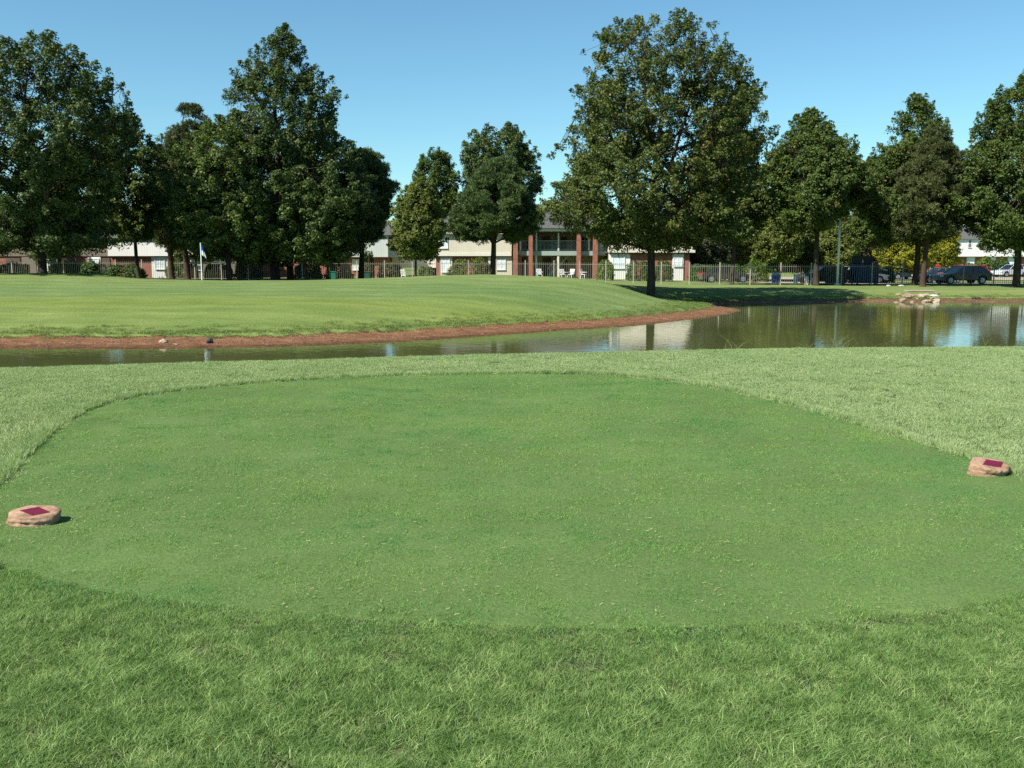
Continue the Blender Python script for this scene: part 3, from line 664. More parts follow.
for i, (a, b_, c_, d_, lf, lb) in enumerate([(942,958,258,278,'hedge','round green shrub left of the far brick wall'), (962,976,262,276,'hedge_light','low light shrub under the far white wall'), (976,992,256,277,'hedge_light','yellow green bush at the middle of the far brick wall'),
        (994,1008,258,277,'hedge','tall green bush near the far white window'), (1008,1030,263,276,'hedge','dark bush behind the silver car')]):
    bush('shrub', lb, a, b_, c_, d_, 122, lf, 34, 1.2, 'shrubs in front of the far right apartments', ls=.2)
for i, (a, b_, c_, lf, lb) in enumerate([(688,716,263,'hedge','dark shrub behind the fence right of the brick end wall'), (716,744,262,'hedge','dark shrub behind the fence at the straight black trunk'), (744,768,258,'hedge_light','brighter shrub behind the fence left of the blue bin'), (880,892,266,'hedge','shrub between the blue dumpster and the navy sedan')]):
    bush('shrub', lb, a, b_, c_, 283, 88, lf, 34, 1.0, 'shrubs behind the fence')

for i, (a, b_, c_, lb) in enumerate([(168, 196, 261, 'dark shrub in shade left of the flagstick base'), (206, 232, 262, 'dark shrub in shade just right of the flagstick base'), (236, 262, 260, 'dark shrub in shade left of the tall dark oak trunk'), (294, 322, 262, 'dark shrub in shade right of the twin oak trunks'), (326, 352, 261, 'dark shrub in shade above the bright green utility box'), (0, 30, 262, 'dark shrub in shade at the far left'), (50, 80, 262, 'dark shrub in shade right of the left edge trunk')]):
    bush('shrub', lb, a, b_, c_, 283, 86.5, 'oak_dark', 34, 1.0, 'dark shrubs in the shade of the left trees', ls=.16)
# ------------------------------------------------------------------ buildings
class Bld:
    """front plane at Y; pixel coordinates of that plane -> metres in the building's own frame"""
    def __init__(s, name, label, Y, px0):
        p = W(px0, HOR, Y); s.Y = Y; s.o = (p.x, Y, hz(p.x, Y)); s.root = empty(name, s.o, 0, label, 'building')
    def X(s, px, Y=None): return W(px, HOR, Y or s.Y).x - s.o[0]
    def Zp(s, py, Y=None): return W(CX, py, Y or s.Y).z - s.o[2]
    def bx(s, b, x0, x1, y0, y1, d0=0, d1=.3, mi=0, Y=None):
        Y = Y or s.Y; return b.box(s.X(x0, Y), s.X(x1, Y), d0, d1, s.Zp(y1, Y) if y1 < 290 else -.4, s.Zp(y0, Y), mi)
    def part(s, name, mat, x0, x1, y0, y1, d0, d1, parent=None, bevel=0):
        return s.bx(MB(), x0, x1, y0, y1, d0, d1).build(name, mat, parent or s.root, bevel=bevel)
    def window(s, x0, x1, y0, y1, d=0, blind=False, panes=2):
        X0, X1, Z0, Z1 = s.X(x0), s.X(x1), s.Zp(y1), s.Zp(y0); w = .06
        b = MB(); b.box(X0-w, X1+w, d-.05, d+.03, Z1, Z1+w).box(X0-w, X1+w, d-.09, d+.03, Z0-w, Z0).box(X0-w, X0, d-.05, d+.03, Z0, Z1).box(X1, X1+w, d-.05, d+.03, Z0, Z1)
        zm = (Z0+Z1)/2; b.box(X0, X1, d-.035, d+.0, zm-.025, zm+.025)
        if panes > 1: xm = (X0+X1)/2; b.box(xm-.03, xm+.03, d-.04, d+.0, Z0, Z1)
        f = b.build('window', M['white_trim'], s.root)
        MB().box(X0, X1, d-.02, d-.006, Z0, Z1).build('pane', M['blind'] if blind else M['glass'], f)
        return f
def hip(X0, X1, Y0, Y1, Z0, Z1, inx, b=None):
    b = b or MB(); ym = (Y0+Y1)/2
    return b.add([(X0,Y0,Z0),(X1,Y0,Z0),(X1,Y1,Z0),(X0,Y1,Z0),(X0+inx,ym,Z1),(X1-inx,ym,Z1)], [(0,1,5,4),(1,2,5),(2,3,4,5),(3,0,4),(3,2,1,0)])

# central apartments
B = Bld('apartment_building', 'central cream and brick apartments with grey hip roof and columned porch', 92, 512)
B.part('upper_wall', M['siding'], 433, 511, 233, 255.5, 0, 9)
B.part('trim_board', M['trim'], 432.6, 511.4, 253, 256, -.06, -.002)
b = MB(); B.bx(b, 436, 510, 256.2, 300, .30, 8.6); b.build('brick_wall', M['brick'], B.root)
B.part('soffit', M['painted_shade'], 434, 510, 255.7, 256.9, .05, .29)  # dark strip in place of the shadow below the upper storey
for (x0, x1) in ((440, 452), (488, 512)):
    B.part('wall_panel', M['siding'], x0, x1, 257, 300, .20, .298)
B.window(439.5, 447.5, 235, 248, -.01, True, 1); B.window(441.5, 449, 259, 272, .18, True); B.window(496.5, 505, 259.5, 269.5, .18, True)
B.part('utility_cover', M['white_trim'], 446.5, 451.5, 264, 272, -1.4, -1.1)
# porch
B.part('porch_back_wall', M['porch_wall'], 511.5, 607, 232, 300, 3.2, 3.6)
B.part('porch_floor', M['green_trim'], 518, 606, 251, 255.5, -.1, 3.19)
B.part('eave_beam', M['trim'], 508, 607, 228.6, 231.6, -.9, -.6)
B.part('porch_ceiling', M['painted_shade'], 508, 607, 231.7, 232.6, -.55, 3.19)
for x0, w_, yt, dd in ((513.2, 4.6, 233, -.75), (518.4, 3.2, 256, -.35), (528.6, 4.0, 233, -.75), (576.2, 4.2, 233, -.75), (592.4, 4.6, 232.8, -.75)):
    b = MB(); B.bx(b, x0, x0+w_, yt, 300, dd, dd+.42); b.build('brick_column', M['brick'], B.root, bevel=.01)
for x0 in (519.6, 535.6, 557.6, 588):
    B.part('porch_post', M['trim'], x0, x0+1.5, 232.8, 250.8, -.05, .1)
for x0 in (535.3, 557.2):
    b = MB(); B.bx(b, x0, x0+1.9, 255.6, 300, -.05, .13); b.build('porch_post', M['trim'], B.root)
b = MB(); X0, X1 = B.X(520), B.X(604); z0, z1 = B.Zp(250.6), B.Zp(240.5)
b.box(X0, X1, .1, .14, z1-.05, z1).box(X0, X1, .1, .14, z0+.06, z0+.1)
x = X0
while x < X1: b.box(x, x+.025, .105, .135, z0+.1, z1-.05); x += .13
b.build('balcony_railing', M['green_trim'], B.root)
for x0, x1, y0, y1 in ((523, 530, 236, 250.5), (543, 551.5, 236, 250.5), (563, 569, 236, 250.5), (581, 586, 236, 250.5), (544, 552, 257.5, 300), (564, 569, 257.5, 300), (522, 527, 257.5, 300)):
    b = MB(); B.bx(b, x0, x1, y0, y1, 3.1, 3.19); d = b.build('door', M['door'], B.root)
    MB().tube([(B.X(x1-1.2), 3.06, (B.Zp(y0)+B.Zp(min(y1, 277)))/2), (B.X(x1-1.2), 3.1, (B.Zp(y0)+B.Zp(min(y1, 277)))/2)], .035).build('handle', M['metal'], d)
# stair
b = MB(); xa, xb = B.X(548), B.X(573); za, zb = .05, B.Zp(252)
for i in range(11):
    s0 = i/11; b.box(xa+(xb-xa)*s0, xa+(xb-xa)*(s0+1/11)+.03, 1.2, 2.2, za+(zb-za)*s0+.1, za+(zb-za)*s0+.16)
b.bar((xa, 1.18, za+.05), (xb, 1.18, zb), .05, .22).bar((xa, 2.22, za+.05), (xb, 2.22, zb), .05, .22)
st = b.build('staircase', M['green_trim'], B.root)
b = MB(); b.bar((xa, 1.12, za+.85), (xb, 1.12, zb+.85), .05, .06)
for i in range(16): s0 = i/15; b.bar((xa+(xb-xa)*s0, 1.12, za+(zb-za)*s0), (xa+(xb-xa)*s0, 1.12, za+(zb-za)*s0+.85), .025)
b.build('handrail', M['metal'], st)
# right wing: slanted upper storey over brick
b = MB(); X0, X1 = B.X(607.3), B.X(692); z0, z1 = B.Zp(252), B.Zp(226)
b.add([(X0,-1.2,z0),(X1,-1.2,z0),(X1,8,z0),(X0,8,z0),(X0+.35,-.8,z1),(X1-.9,-.8,z1),(X1-.9,8,z1),(X0+.35,8,z1)], [(3,2,1,0),(4,5,6,7),(0,1,5,4),(1,2,6,5),(2,3,7,6),(3,0,4,7)])
b.build('upper_wall', M['siding'], B.root)
B.part('trim_board', M['trim'], 606.8, 692.5, 250, 252.6, -1.32, -1.23)
B.part('soffit', M['painted_shade'], 608, 691, 252.7, 253.5, -1.15, -.91)
b = MB(); B.bx(b, 608, 688, 253.6, 300, -.9, 7.9); b.build('brick_wall', M['brick'], B.root)
for x0, x1 in ((607.6, 629), (671, 682)): B.part('wall_panel', M['siding_white'], x0, x1, 253.8, 300, -1.0, -.902)
B.window(611.5, 617.5, 228.5, 238.5, -1.0, False, 1); B.window(612, 623, 257, 268, -1.02, True); B.window(672.5, 680, 257.5, 266, -1.02, True)
B.window(648, 655, 233, 243, -1.0, False, 1)
B.part('side_wall', M['siding'], 596.5, 607.2, 231.5, 252, .6, 2.9)
# roofs
hip(B.X(427), B.X(516), -.28, 10.5, B.Zp(232.2), B.Zp(203), 3.0).build('roof', M['roof'], B.root)
hip(B.X(500), B.X(612), -1.1, 13.0, B.Zp(228.4), B.Zp(201), 3.5).build('roof', M['roof'], B.root)
hip(B.X(604), B.X(690), -.95, 10.5, B.Zp(225.8), B.Zp(204), 4.2).build('roof', M['roof'], B.root)
b = MB(); b.box(B.X(427), B.X(507), -.33, -.285, B.Zp(234), B.Zp(232)); b.build('gutter', M['trim'], B.root)
b = MB(); b.box(B.X(604), B.X(690), -1.0, -.955, B.Zp(227.2), B.Zp(225.6)); b.build('gutter', M['trim'], B.root)

# left apartments
A = Bld('apartment_building', 'shaded white and brick apartments behind the left trees', 92, 110)
A.part('upper_wall', M['siding_white'], 108, 240, 238, 256, 0, 8)
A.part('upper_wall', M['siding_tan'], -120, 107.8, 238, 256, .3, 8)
b = MB(); A.bx(b, -118, 238, 256.6, 300, .4, 7.8); A_b = b.build('brick_wall', M['brick'], A.root)
A.part('soffit', M['painted_shade'], -118, 239, 256.1, 256.55, .31, .39)
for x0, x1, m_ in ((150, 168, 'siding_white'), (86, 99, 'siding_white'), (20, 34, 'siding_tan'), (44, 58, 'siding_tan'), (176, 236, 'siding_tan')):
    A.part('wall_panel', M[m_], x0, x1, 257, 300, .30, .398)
A.window(154, 163, 258.5, 269, .28, True); A.window(46, 55, 260, 270, .28); A.window(88, 97, 259, 268, .28, True); A.window(190, 200, 260, 270, .28); A.window(214, 224, 260, 270, .28)
for x0, x1 in ((4, 18), (60, 72), (100, 108)):
    b = MB(); A.bx(b, x0, x1, 258, 300, .32, .398); b.build('door', M['door'], A.root)
hip(A.X(-125), A.X(245), -.25, 9.5, A.Zp(238), A.Zp(212), 3.5).build('roof', M['roof'], A.root)
# grey apartments
D = Bld('apartment_building', 'pale grey apartments with small dark windows behind the dark pine', 98, 365)
D.part('upper_wall', M['siding_grey'], 328, 388, 235, 257, 0, 7)
D.part('upper_wall', M['siding_grey'], 388.1, 402, 239, 257.5, .8, 7)
b = MB(); D.bx(b, 250, 388, 257.4, 300, .5, 6.8); b.build('brick_wall', M['brick'], D.root)
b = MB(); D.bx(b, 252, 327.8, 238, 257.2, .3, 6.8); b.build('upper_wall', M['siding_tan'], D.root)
b = MB(); D.bx(b, 389, 434, 256.4, 268, 2.2, 4); b.build('garden_wall', M['siding_white'], D.root)
D.window(370, 373.4, 236.5, 243, -.01, False, 1); D.window(352, 358, 238, 246, -.01, False, 1); D.window(270, 280, 241, 250, .29); D.window(352, 362, 260, 270, .48, True)
for x0, x1 in ((300, 308), (340, 347)):
    b = MB(); D.bx(b, x0, x1, 259, 300, .42, .498); b.build('door', M['door'], D.root)
hip(D.X(246), D.X(404), -.25, 8, D.Zp(235), D.Zp(214), 3.5).build('roof', M['roof'], D.root)
# far right apartments
K = Bld('apartment_building', 'far right apartments with long white upper wall over brick', 135, 1000)
K.part('upper_wall', M['siding_white'], 956, 1120, 239, 256, 0, 10)
K.part('trim_board', M['trim'], 955.6, 1120, 255.4, 256.6, -.08, -.002)
b = MB(); K.bx(b, 956.5, 1118, 256.8, 300, .5, 9.8); b.build('brick_wall', M['brick'], K.root)
K.part('porch_post', M['white_trim'], 951.5, 953.5, 241, 300, -.3, 0)
for x0 in (967.5, 986.5, 1012, 1040): K.window(x0, x0+3, 240, 247.5, -.01, False, 1)
for x0 in (970, 991, 1011, 1040):
    K.part('wall_panel', M['siding_white'], x0-1.5, x0+6.5, 257, 300, .38, .498); K.window(x0, x0+5, 258.5, 267, .36, True)
hip(K.X(951), K.X(1125), -.3, 11, K.Zp(239), K.Zp(222), 5).build('roof', M['roof'], K.root)

soilm = paint('soil_clod', (.15, .085, .05), .95, .4, 4, .6); import bmesh as _bm
pc = rand_pts(-24, 30, 28, 63, 5, lambda X, Y: (lambda h: (h > -2.2) & (h < .5))(height(X, Y)[1]) & (sdist(X, Y) > .05) & (np.abs(X) < Y*.6))
vs = []; fs = []
for (x, y, z) in pc:
    r_ = .02 + .05*rng.random()**2; n0 = len(vs)
    for dx, dy, dz in ((1,0,0),(0,1,0),(-1,0,0),(0,-1,0),(0,0,1),(.6,.6,.5),(-.6,.5,.55)): vs.append((x+dx*r_*(.7+.6*rng.random()), y+dy*r_*(.7+.6*rng.random()), z-.005+dz*r_*.8))
    fs += [(n0,n0+1,n0+5),(n0+1,n0+4,n0+5),(n0,n0+5,n0+4),(n0+1,n0+2,n0+6),(n0+1,n0+6,n0+4),(n0+2,n0+4,n0+6),(n0+2,n0+3,n0+4),(n0+3,n0,n0+4)]
tag(MB().add(vs, fs).build('soil_clods', soilm), 'small brown clods and gravel scattered on the bare bank', 'gravel', kind='stuff')
# ------------------------------------------------------------------ parking lot
b = MB(); t = NT('pale_concrete'); n = t.noise(t.pos(), 1.2, 6, .6); t.base(t.ramp(n, [(.3, (.27, .22, .175)), (.7, (.40, .34, .28))]), .9, .15); M['concrete'] = t.m
xs = np.arange(22, 66, 2.0); ys = np.arange(77.2, 118, 2.0); GXp, GYp = np.meshgrid(xs, ys); ZP = height(GXp, GYp)[0] + .05
VP = np.stack([GXp, GYp, ZP], -1).reshape(-1, 3); n2 = len(xs); iq = (np.arange(len(ys)-1)[:, None]*n2 + np.arange(n2-1)[None]).ravel()
# strips of lot with grass islands between
keep = ((np.repeat(ys[:-1], n2-1) < 90) | (np.repeat(ys[:-1], n2-1) > 100))
pk = np_mesh('parking_lot', VP, np.stack([iq, iq+1, iq+n2+1, iq+n2], -1)[keep], M['concrete']); tag(pk, kind='structure')

# ------------------------------------------------------------------ fence
fr = empty('fence', (0, 76, -.5), 0, 'long bronze picket fence with lighter posts in front of the apartments', 'fence')
line = [(-75, 87), (-30, 83.5), (3.5, 80), (7.5, 76.5), (14, 75.5), (110, 75)]
pts = []; seglen = 2.42
acc = 0
for i in range(len(line)-1):
    a = np.array(line[i]); c = np.array(line[i+1]); L = np.hypot(*(c-a)); n = max(1, round(L/seglen))
    for k in range(n): pts.append(tuple(a + (c-a)*k/n))
pts.append(line[-1])
pts = [p for p in pts if abs(p[0]) < p[1]*.62]
for i, p in enumerate(pts):
    z = hz(*p); b = MB().box(-.04, .04, -.04, .04, -.05, 1.72).box(-.05, .05, -.05, .05, 1.721, 1.75)
    b.build('post', M['fence_post'], fr, loc=(p[0], p[1]-76, z+.5))
    if i+1 < len(pts):
        q = pts[i+1]; zq = hz(*q); P_ = Vector((p[0], p[1]-76, z+.5)); Q_ = Vector((q[0], q[1]-76, zq+.5)); b = MB()
        d_ = (Q_-P_).normalized()*.06
        for hh_ in (.14, 1.44): b.bar(P_+d_+Vector((0, 0, hh_)), Q_-d_+Vector((0, 0, hh_)), .03, .035)
        nk = 14
        for k in range(1, nk): c_ = P_.lerp(Q_, k/nk); b.box(c_.x-.010, c_.x+.010, c_.y-.010, c_.y+.010, c_.z+.06, c_.z+1.60)
        b.build('picket_panel', M['fence'], fr)

# ------------------------------------------------------------------ vehicles
def car(label, px_mid, Y, rz, col, L=4.5, H=1.45, style='sedan', z=None):
    p = W(px_mid, HOR, Y); zz = hz(p.x, p.y) + .055
    r = empty('parked_car', (p.x, p.y, zz), rz, label, 'car', 'parked cars')
    w = .88; h = H; l = L/2; belt = h*.60; mat = carpaint('car_paint', col)
    if style == 'sedan': low_ = [(-l,.35),(-l+.06,.62),(-l+.25,belt*.86),(-l*.42,belt*.98),(l*.62,belt*1.0),(l-.12,belt*.98),(l,.7),(l-.03,.35)]; cab = [(-l*.44,belt*.96),(-l*.10,h-.03),(l*.32,h-.03),(l*.68,belt*.98)]
    elif style == 'hatch': low_ = [(-l,.35),(-l+.06,.65),(-l+.3,belt*.88),(-l*.45,belt*1.0),(l*.85,belt*1.04),(l-.02,.8),(l,.38)]; cab = [(-l*.47,belt*.97),(-l*.08,h-.03),(l*.60,h-.05),(l*.93,belt*1.02)]
    else: low_ = [(-l,.42),(-l+.05,.75),(-l+.2,belt*.95),(-l*.45,belt*1.02),(l*.92,belt*1.03),(l-.02,.8),(l,.42)]; cab = [(-l*.48,belt),(-l*.18,h-.03),(l*.82,h-.04),(l*.93,belt*1.01)]
    # body with wheel arches: side polygon cut around wheels
    wb = l*.62; wr = .33; prof = []
    for (cx_) in (wb, -wb):
        prof += [(cx_ + (wr+.07)*cos(a), .30 + (wr+.07)*sin(a)) for a in np.linspace(0, pi, 9)]
    poly = low_ + [(l-.05,.25)] + [(x_, max(z_, .25)) for x_, z_ in prof] + [(-l+.05,.25)]
    b = MB(); b.prism(poly, -w, w); body = b.build('body', mat, r, bevel=.05)
    def cabin(shr, zof): return [(x_, -w*(.96 if z_ < belt*1.1 else .76)+shr, z_) for x_, z_ in cab], [(x_, w*(.96 if z_ < belt*1.1 else .76)-shr, z_) for x_, z_ in cab]
    a_, c_ = cabin(0, 0); g = MB(); g.add(a_+c_, [(0,1,2,3)[::-1], (4,5,6,7), (0,4,5,1), (2,6,7,3), (1,5,6,2)]); g.build('window_glass', M['cglass'], r)
    rf = MB(); rf.box(cab[1][0]-.04, cab[2][0]+.04, -w*.77, w*.77, h-.045, h); rf.build('roof', mat, r, bevel=.02)
    pl = MB()
    for sgn, side in ((-1, a_), (1, c_)):
        for i_, j_ in ((0, 1), (3, 2)): pl.bar(Vector(side[i_])+Vector((0, sgn*.005, 0)), Vector(side[j_])+Vector((0, sgn*.005, 0)), .07, .06)
        pm = Vector(((cab[1][0]+cab[2][0])/2, sgn*w*.765, h-.04)); pl.bar((pm.x+.05, sgn*w*.965, belt), pm, .07, .05)
        if style != 'sedan': pl.bar((cab[2][0]*.86, sgn*w*.965, belt), (cab[2][0]*.80, sgn*w*.765, h-.04), .07, .05)
    pl.build('pillar', mat, r)
    for sx in (-1, 1):
        for sy in (-1, 1):
            b = MB(); cx_, cy_ = sx*wb, sy*(w-.12)
            b.tube([(cx_, cy_-.11, .31), (cx_, cy_+.11, .31)], wr, 20); tw_ = b.build('wheel', M['tyre'], r)
            b = MB(); b.tube([(cx_, cy_+sy*.112, .31), (cx_, cy_+sy*.125, .31)], wr*.62, 16)
            for k in range(5): an = k*2*pi/5; b.bar((cx_, cy_+sy*.13, .31), (cx_+cos(an)*wr*.6, cy_+sy*.13, .31+sin(an)*wr*.6), .05, .02)
            b.build('rim', M['rim'], tw_)
    for sy in (-1, 1):
        MB().box(-l-.012, -l+.16, sy*.78-.14, sy*.78+.11, .60, .74).build('headlight', M['lamp'], r, bevel=.02)
        MB().box(l-.12, l+.012, sy*.78-.12, sy*.78+.11, .68, .90).build('taillight', M['tail'], r, bevel=.02)
    return r
car('dark green hatchback behind the fence, front to the left', 962, 79.5, .12, (.012, .030, .028), 4.5, 1.5, 'hatch')
car('red car with its roof showing over the dark green hatchback', 964, 84.5, .1, (.40, .02, .025), 4.2, 1.62, 'suv')
car('black hatchback behind the fence left of the light pole', 824, 79.5, .15, (.012, .014, .018), 4.4, 1.48, 'hatch')
car('white car half hidden behind the blue dumpster', 862, 86, pi+.1, (.75, .75, .75), 4.3, 1.5, 'hatch')
car('navy sedan far back between the dumpster and the pine trunk', 908, 104, .1, (.015, .05, .10), 4.7, 1.4)
car('grey car nose showing left of the dark green hatchback', 940, 90, .1, (.10, .12, .13), 4.4, 1.4)
car('silver car far back beside the right edge oak trunk', 1012, 116, .25, (.50, .52, .55), 4.3, 1.5, 'hatch')
car('dark grey car in deep shade behind the fence near the black trunk', 726, 83, pi, (.03, .03, .03), 4.4, 1.4)

# ------------------------------------------------------------------ street furniture and small things
def at(px, Y): p = W(px, HOR, Y); return (p.x, p.y, hz(p.x, p.y))
# light pole
r = empty('light_pole', at(838.5, 74.3), 0, 'pale grey light pole rising beside the black hatchback', 'lamp post')
MB().tube([(0,0,0),(0,0,6.2)], [.10,.08], 10).build('pole', M['white'], r, smooth=True)  # white colour makes up for the tree shade falling on the pole
MB().box(-.17,.17,-.17,.17,0,.12).build('base', M['metal'], r, bevel=.02)
MB().box(-.55,.1,-.12,.12,6.2,6.32).build('lamp_head', M['metal'], r, bevel=.03)
# dumpsters
def dumpster(label, px0, px1, Y, h, col, lid, extra=0):
    p = at((px0+px1)/2, Y); w = (px1-px0)*Y/F/2; m1 = paint('dumpster_paint', col, .5, .25, 3)
    r = empty('dumpster', p, 0, label, 'dumpster')
    b = MB(); b.add([(-w,-.7,.12),(w,-.7,.12),(w,.8,.12),(-w,.8,.12),(-w,-.85,h),(w,-.85,h),(w,.8,h+extra*.3),(-w,.8,h+extra*.3)], [(3,2,1,0),(4,5,6,7),(0,1,5,4),(1,2,6,5),(2,3,7,6),(3,0,4,7)])
    bo = b.build('bin_body', m1, r, bevel=.02)
    b = MB()
    for k in range(5): x = -w + 2*w*(k+.5)/5; b.bar((x, -.74, .16), (x, -.885, h-.05), .07, .05)
    b.box(-w-.03, w+.03, -.93, -.86, h-.10, h); b.build('rib', m1, bo)
    lm = paint('dumpster_lid', lid, .45, .1)
    if extra:   # lids thrown open, standing up
        MB().box(-w, -.05, .35, .42, h, h+extra).build('lid', lm, r, bevel=.02); MB().box(.05, w, .35, .42, h, h+extra).build('lid', lm, r, bevel=.02)
    else: MB().box(-w, w, -.9, .85, h+.003, h+.07).build('lid', lm, r, bevel=.02)
    for sx in (-1, 1): MB().box(sx*(w+.1)-.06, sx*(w+.1)+.06, -.5, .4, h*.55, h*.72).build('lifting_pocket', m1, r)
    for sx in (-1, 1):
        for sy in (-.6, .6): MB().tube([(sx*(w-.2)-.04, sy, .08), (sx*(w-.2)+.04, sy, .08)], .08, 10).build('caster', M['tyre'], r)
dumpster('navy blue dumpster behind the fence with black lids thrown open', 853.5, 876, 77.6, 1.55, (.014, .036, .10), (.012, .012, .014), .75)
dumpster('dark green closed dumpster behind the fence by the light pole', 829, 845, 77.8, 1.4, (.022, .030, .022), (.015, .018, .015))
# leaning white panels right of dumpster
r = empty('board_stack', at(881, 79), 0, 'pale discarded boards leaning right of the navy dumpster', 'boards')
MB().bar((-.35,0,1.45), (.55,.1,1.15), .5, .05).build('board', M['white_trim'], r); MB().bar((-.3,0,.0), (-.15,.3,1.3), .35, .04).build('board', M['white_trim'], r)
# blue bin
r = empty('recycling_bin', at(776.5, 80), 0, 'bright blue recycling bin with pale lid behind the fence', 'bin')
MB().add([(-.26,-.26,0),(.26,-.26,0),(.26,.26,0),(-.26,.26,0),(-.31,-.31,.72),(.31,-.31,.72),(.31,.31,.72),(-.31,.31,.72)], [(3,2,1,0),(4,5,6,7),(0,1,5,4),(1,2,6,5),(2,3,7,6),(3,0,4,7)]).build('bin_body', paint('bin_blue', (.01, .12, .50), .4, .1), r, bevel=.02)
MB().add([(-.33,-.33,.723),(.33,-.33,.723),(.33,.33,.723),(-.33,.33,.723),(-.2,-.2,.98),(.2,-.2,.98),(.2,.2,.98),(-.2,.2,.98)], [(3,2,1,0),(4,5,6,7),(0,1,5,4),(1,2,6,5),(2,3,7,6),(3,0,4,7)]).build('lid', paint('lid_grey', (.45, .46, .44), .5, .1), r, bevel=.02)
# utility pedestals
for px, Y, lb in ((796.5, 79, 'white utility pedestal left of the pyramid oak trunk'), (807.5, 76.6, 'white utility pedestal in front of the black hatchback')):
    r = empty('utility_pedestal', at(px, Y), 0, lb, 'utility box'); MB().tube([(0,0,0),(0,0,.62)], .17, 14).build('housing', M['white'], r, bevel=.02); MB().tube([(0,0,.623),(0,0,.70)], [.19,.12], 14).build('cap', M['white'], r)
for px, Y, sc_, lb in ((333.5, 80.5, .7, 'small bright green utility box in the shade behind the fence'), (365.5, 81, 1.3, 'wider green utility box beside the dark pine trunk')):
    r = empty('utility_box', at(px, Y), 0, lb, 'utility box'); mg = paint('utility_green', (.01, .13, .08) if sc_ < 1 else (.02, .07, .05), .5, .1)
    MB().box(-.3*sc_,.3*sc_,-.3,.3,.06,.72).build('housing', mg, r, bevel=.03); MB().box(-.33*sc_,.33*sc_,-.33,.33,.723,.79).build('lid', mg, r, bevel=.02); MB().box(-.4*sc_,.4*sc_,-.4,.4,-.03,.058).build('pad', M['concrete'], r)
# red octagonal sign seen far behind
p = at(938, 96); r = empty('road_sign', p, 0, 'small red octagonal sign between the pine trunk and red car', 'sign')
MB().tube([(0,0,0),(0,0,1.5)], .03, 8).build('post', M['metal'], r)
MB().prism([(.26*cos(a), 1.55+.26*sin(a)) for a in np.arange(8)*pi/4+pi/8], -.05, -.035).build('sign_plate', paint('sign_red', (.45, .04, .03), .4, .05), r)
# patio chairs
def chair(px, Y, rz, lb):
    r = empty('patio_chair', at(px, Y), rz, lb, 'chair', 'patio chairs under the porch')
    MB().box(-.24,.24,-.22,.22,.40,.44).build('seat', M['white'], r, bevel=.01)
    b = MB()
    for k in range(5): x = -.2+.1*k; b.bar((x,.20,.443), (x*1.05,.30,.9), .05, .02)
    b.bar((-.25,.305,.9), (.25,.305,.9), .03, .07); b.build('backrest', M['white'], r)
    for sx in (-1, 1):
        for sy in (-1, 1): MB().bar((sx*.24, sy*.24, 0), (sx*.2, sy*.18, .398), .04).build('leg', M['white'], r)
        MB().bar((sx*.26,-.22,.63), (sx*.26,.24,.65), .05, .03).build('armrest', M['white'], r)
chair(563, 90.3, .4, 'white patio chair under the porch left of the third tall column'); chair(571, 90.5, -.6, 'white patio chair beside the third tall brick column'); chair(539.5, 91, .2, 'white patio chair at the foot of the porch stair'); chair(404.5, 85, 2.6, 'white patio chair alone near the small light green tree'); chair(584, 90.4, 1.0, 'white patio chair between the two right hand brick columns')

# golf flagstick
fx, fy, fz = at(201, 57)
r = empty('golf_flagstick', (fx, fy, fz), 0, 'white golf flagstick with limp blue and white flag', 'flagstick')
MB().tube([(0,0,-.05),(0,0,2.2)], [.034,.028], 8).build('pole', M['white'], r)
t = NT('flag_cloth'); s_ = t.node('ShaderNodeSeparateXYZ'); t.link(t.objc(), s_.inputs[0])
t.base(t.ramp(t.math('ADD', t.math('MULTIPLY', s_.outputs[2], 1.0), t.math('MULTIPLY', s_.outputs[0], .9)), [(.0, (.75, .77, .8)), (.48, (.75, .77, .8)), (.52, (.01, .09, .55))]), .7, .2)
# limp flag: folds hanging from the pole, widening downward
b = MB(); nx, nzv = 9, 12; vs = []; 
for j in range(nzv):
    v_ = j/(nzv-1)
    for i in range(nx):
        u_ = i/(nx-1); vs.append((.02+u_*(.10+.22*v_), .05*sin(u_*9+v_*2)*(.3+v_), .86 - v_*.66 - u_*.26))
fs = [(j*nx+i, j*nx+i+1, (j+1)*nx+i+1, (j+1)*nx+i) for j in range(nzv-1) for i in range(nx-1)]
fl = b.add(vs, fs).build('flag', t.m, r, smooth=True, loc=(0, 0, 1.32)); sd = fl.modifiers.new('thick', 'SOLIDIFY'); sd.thickness = .006

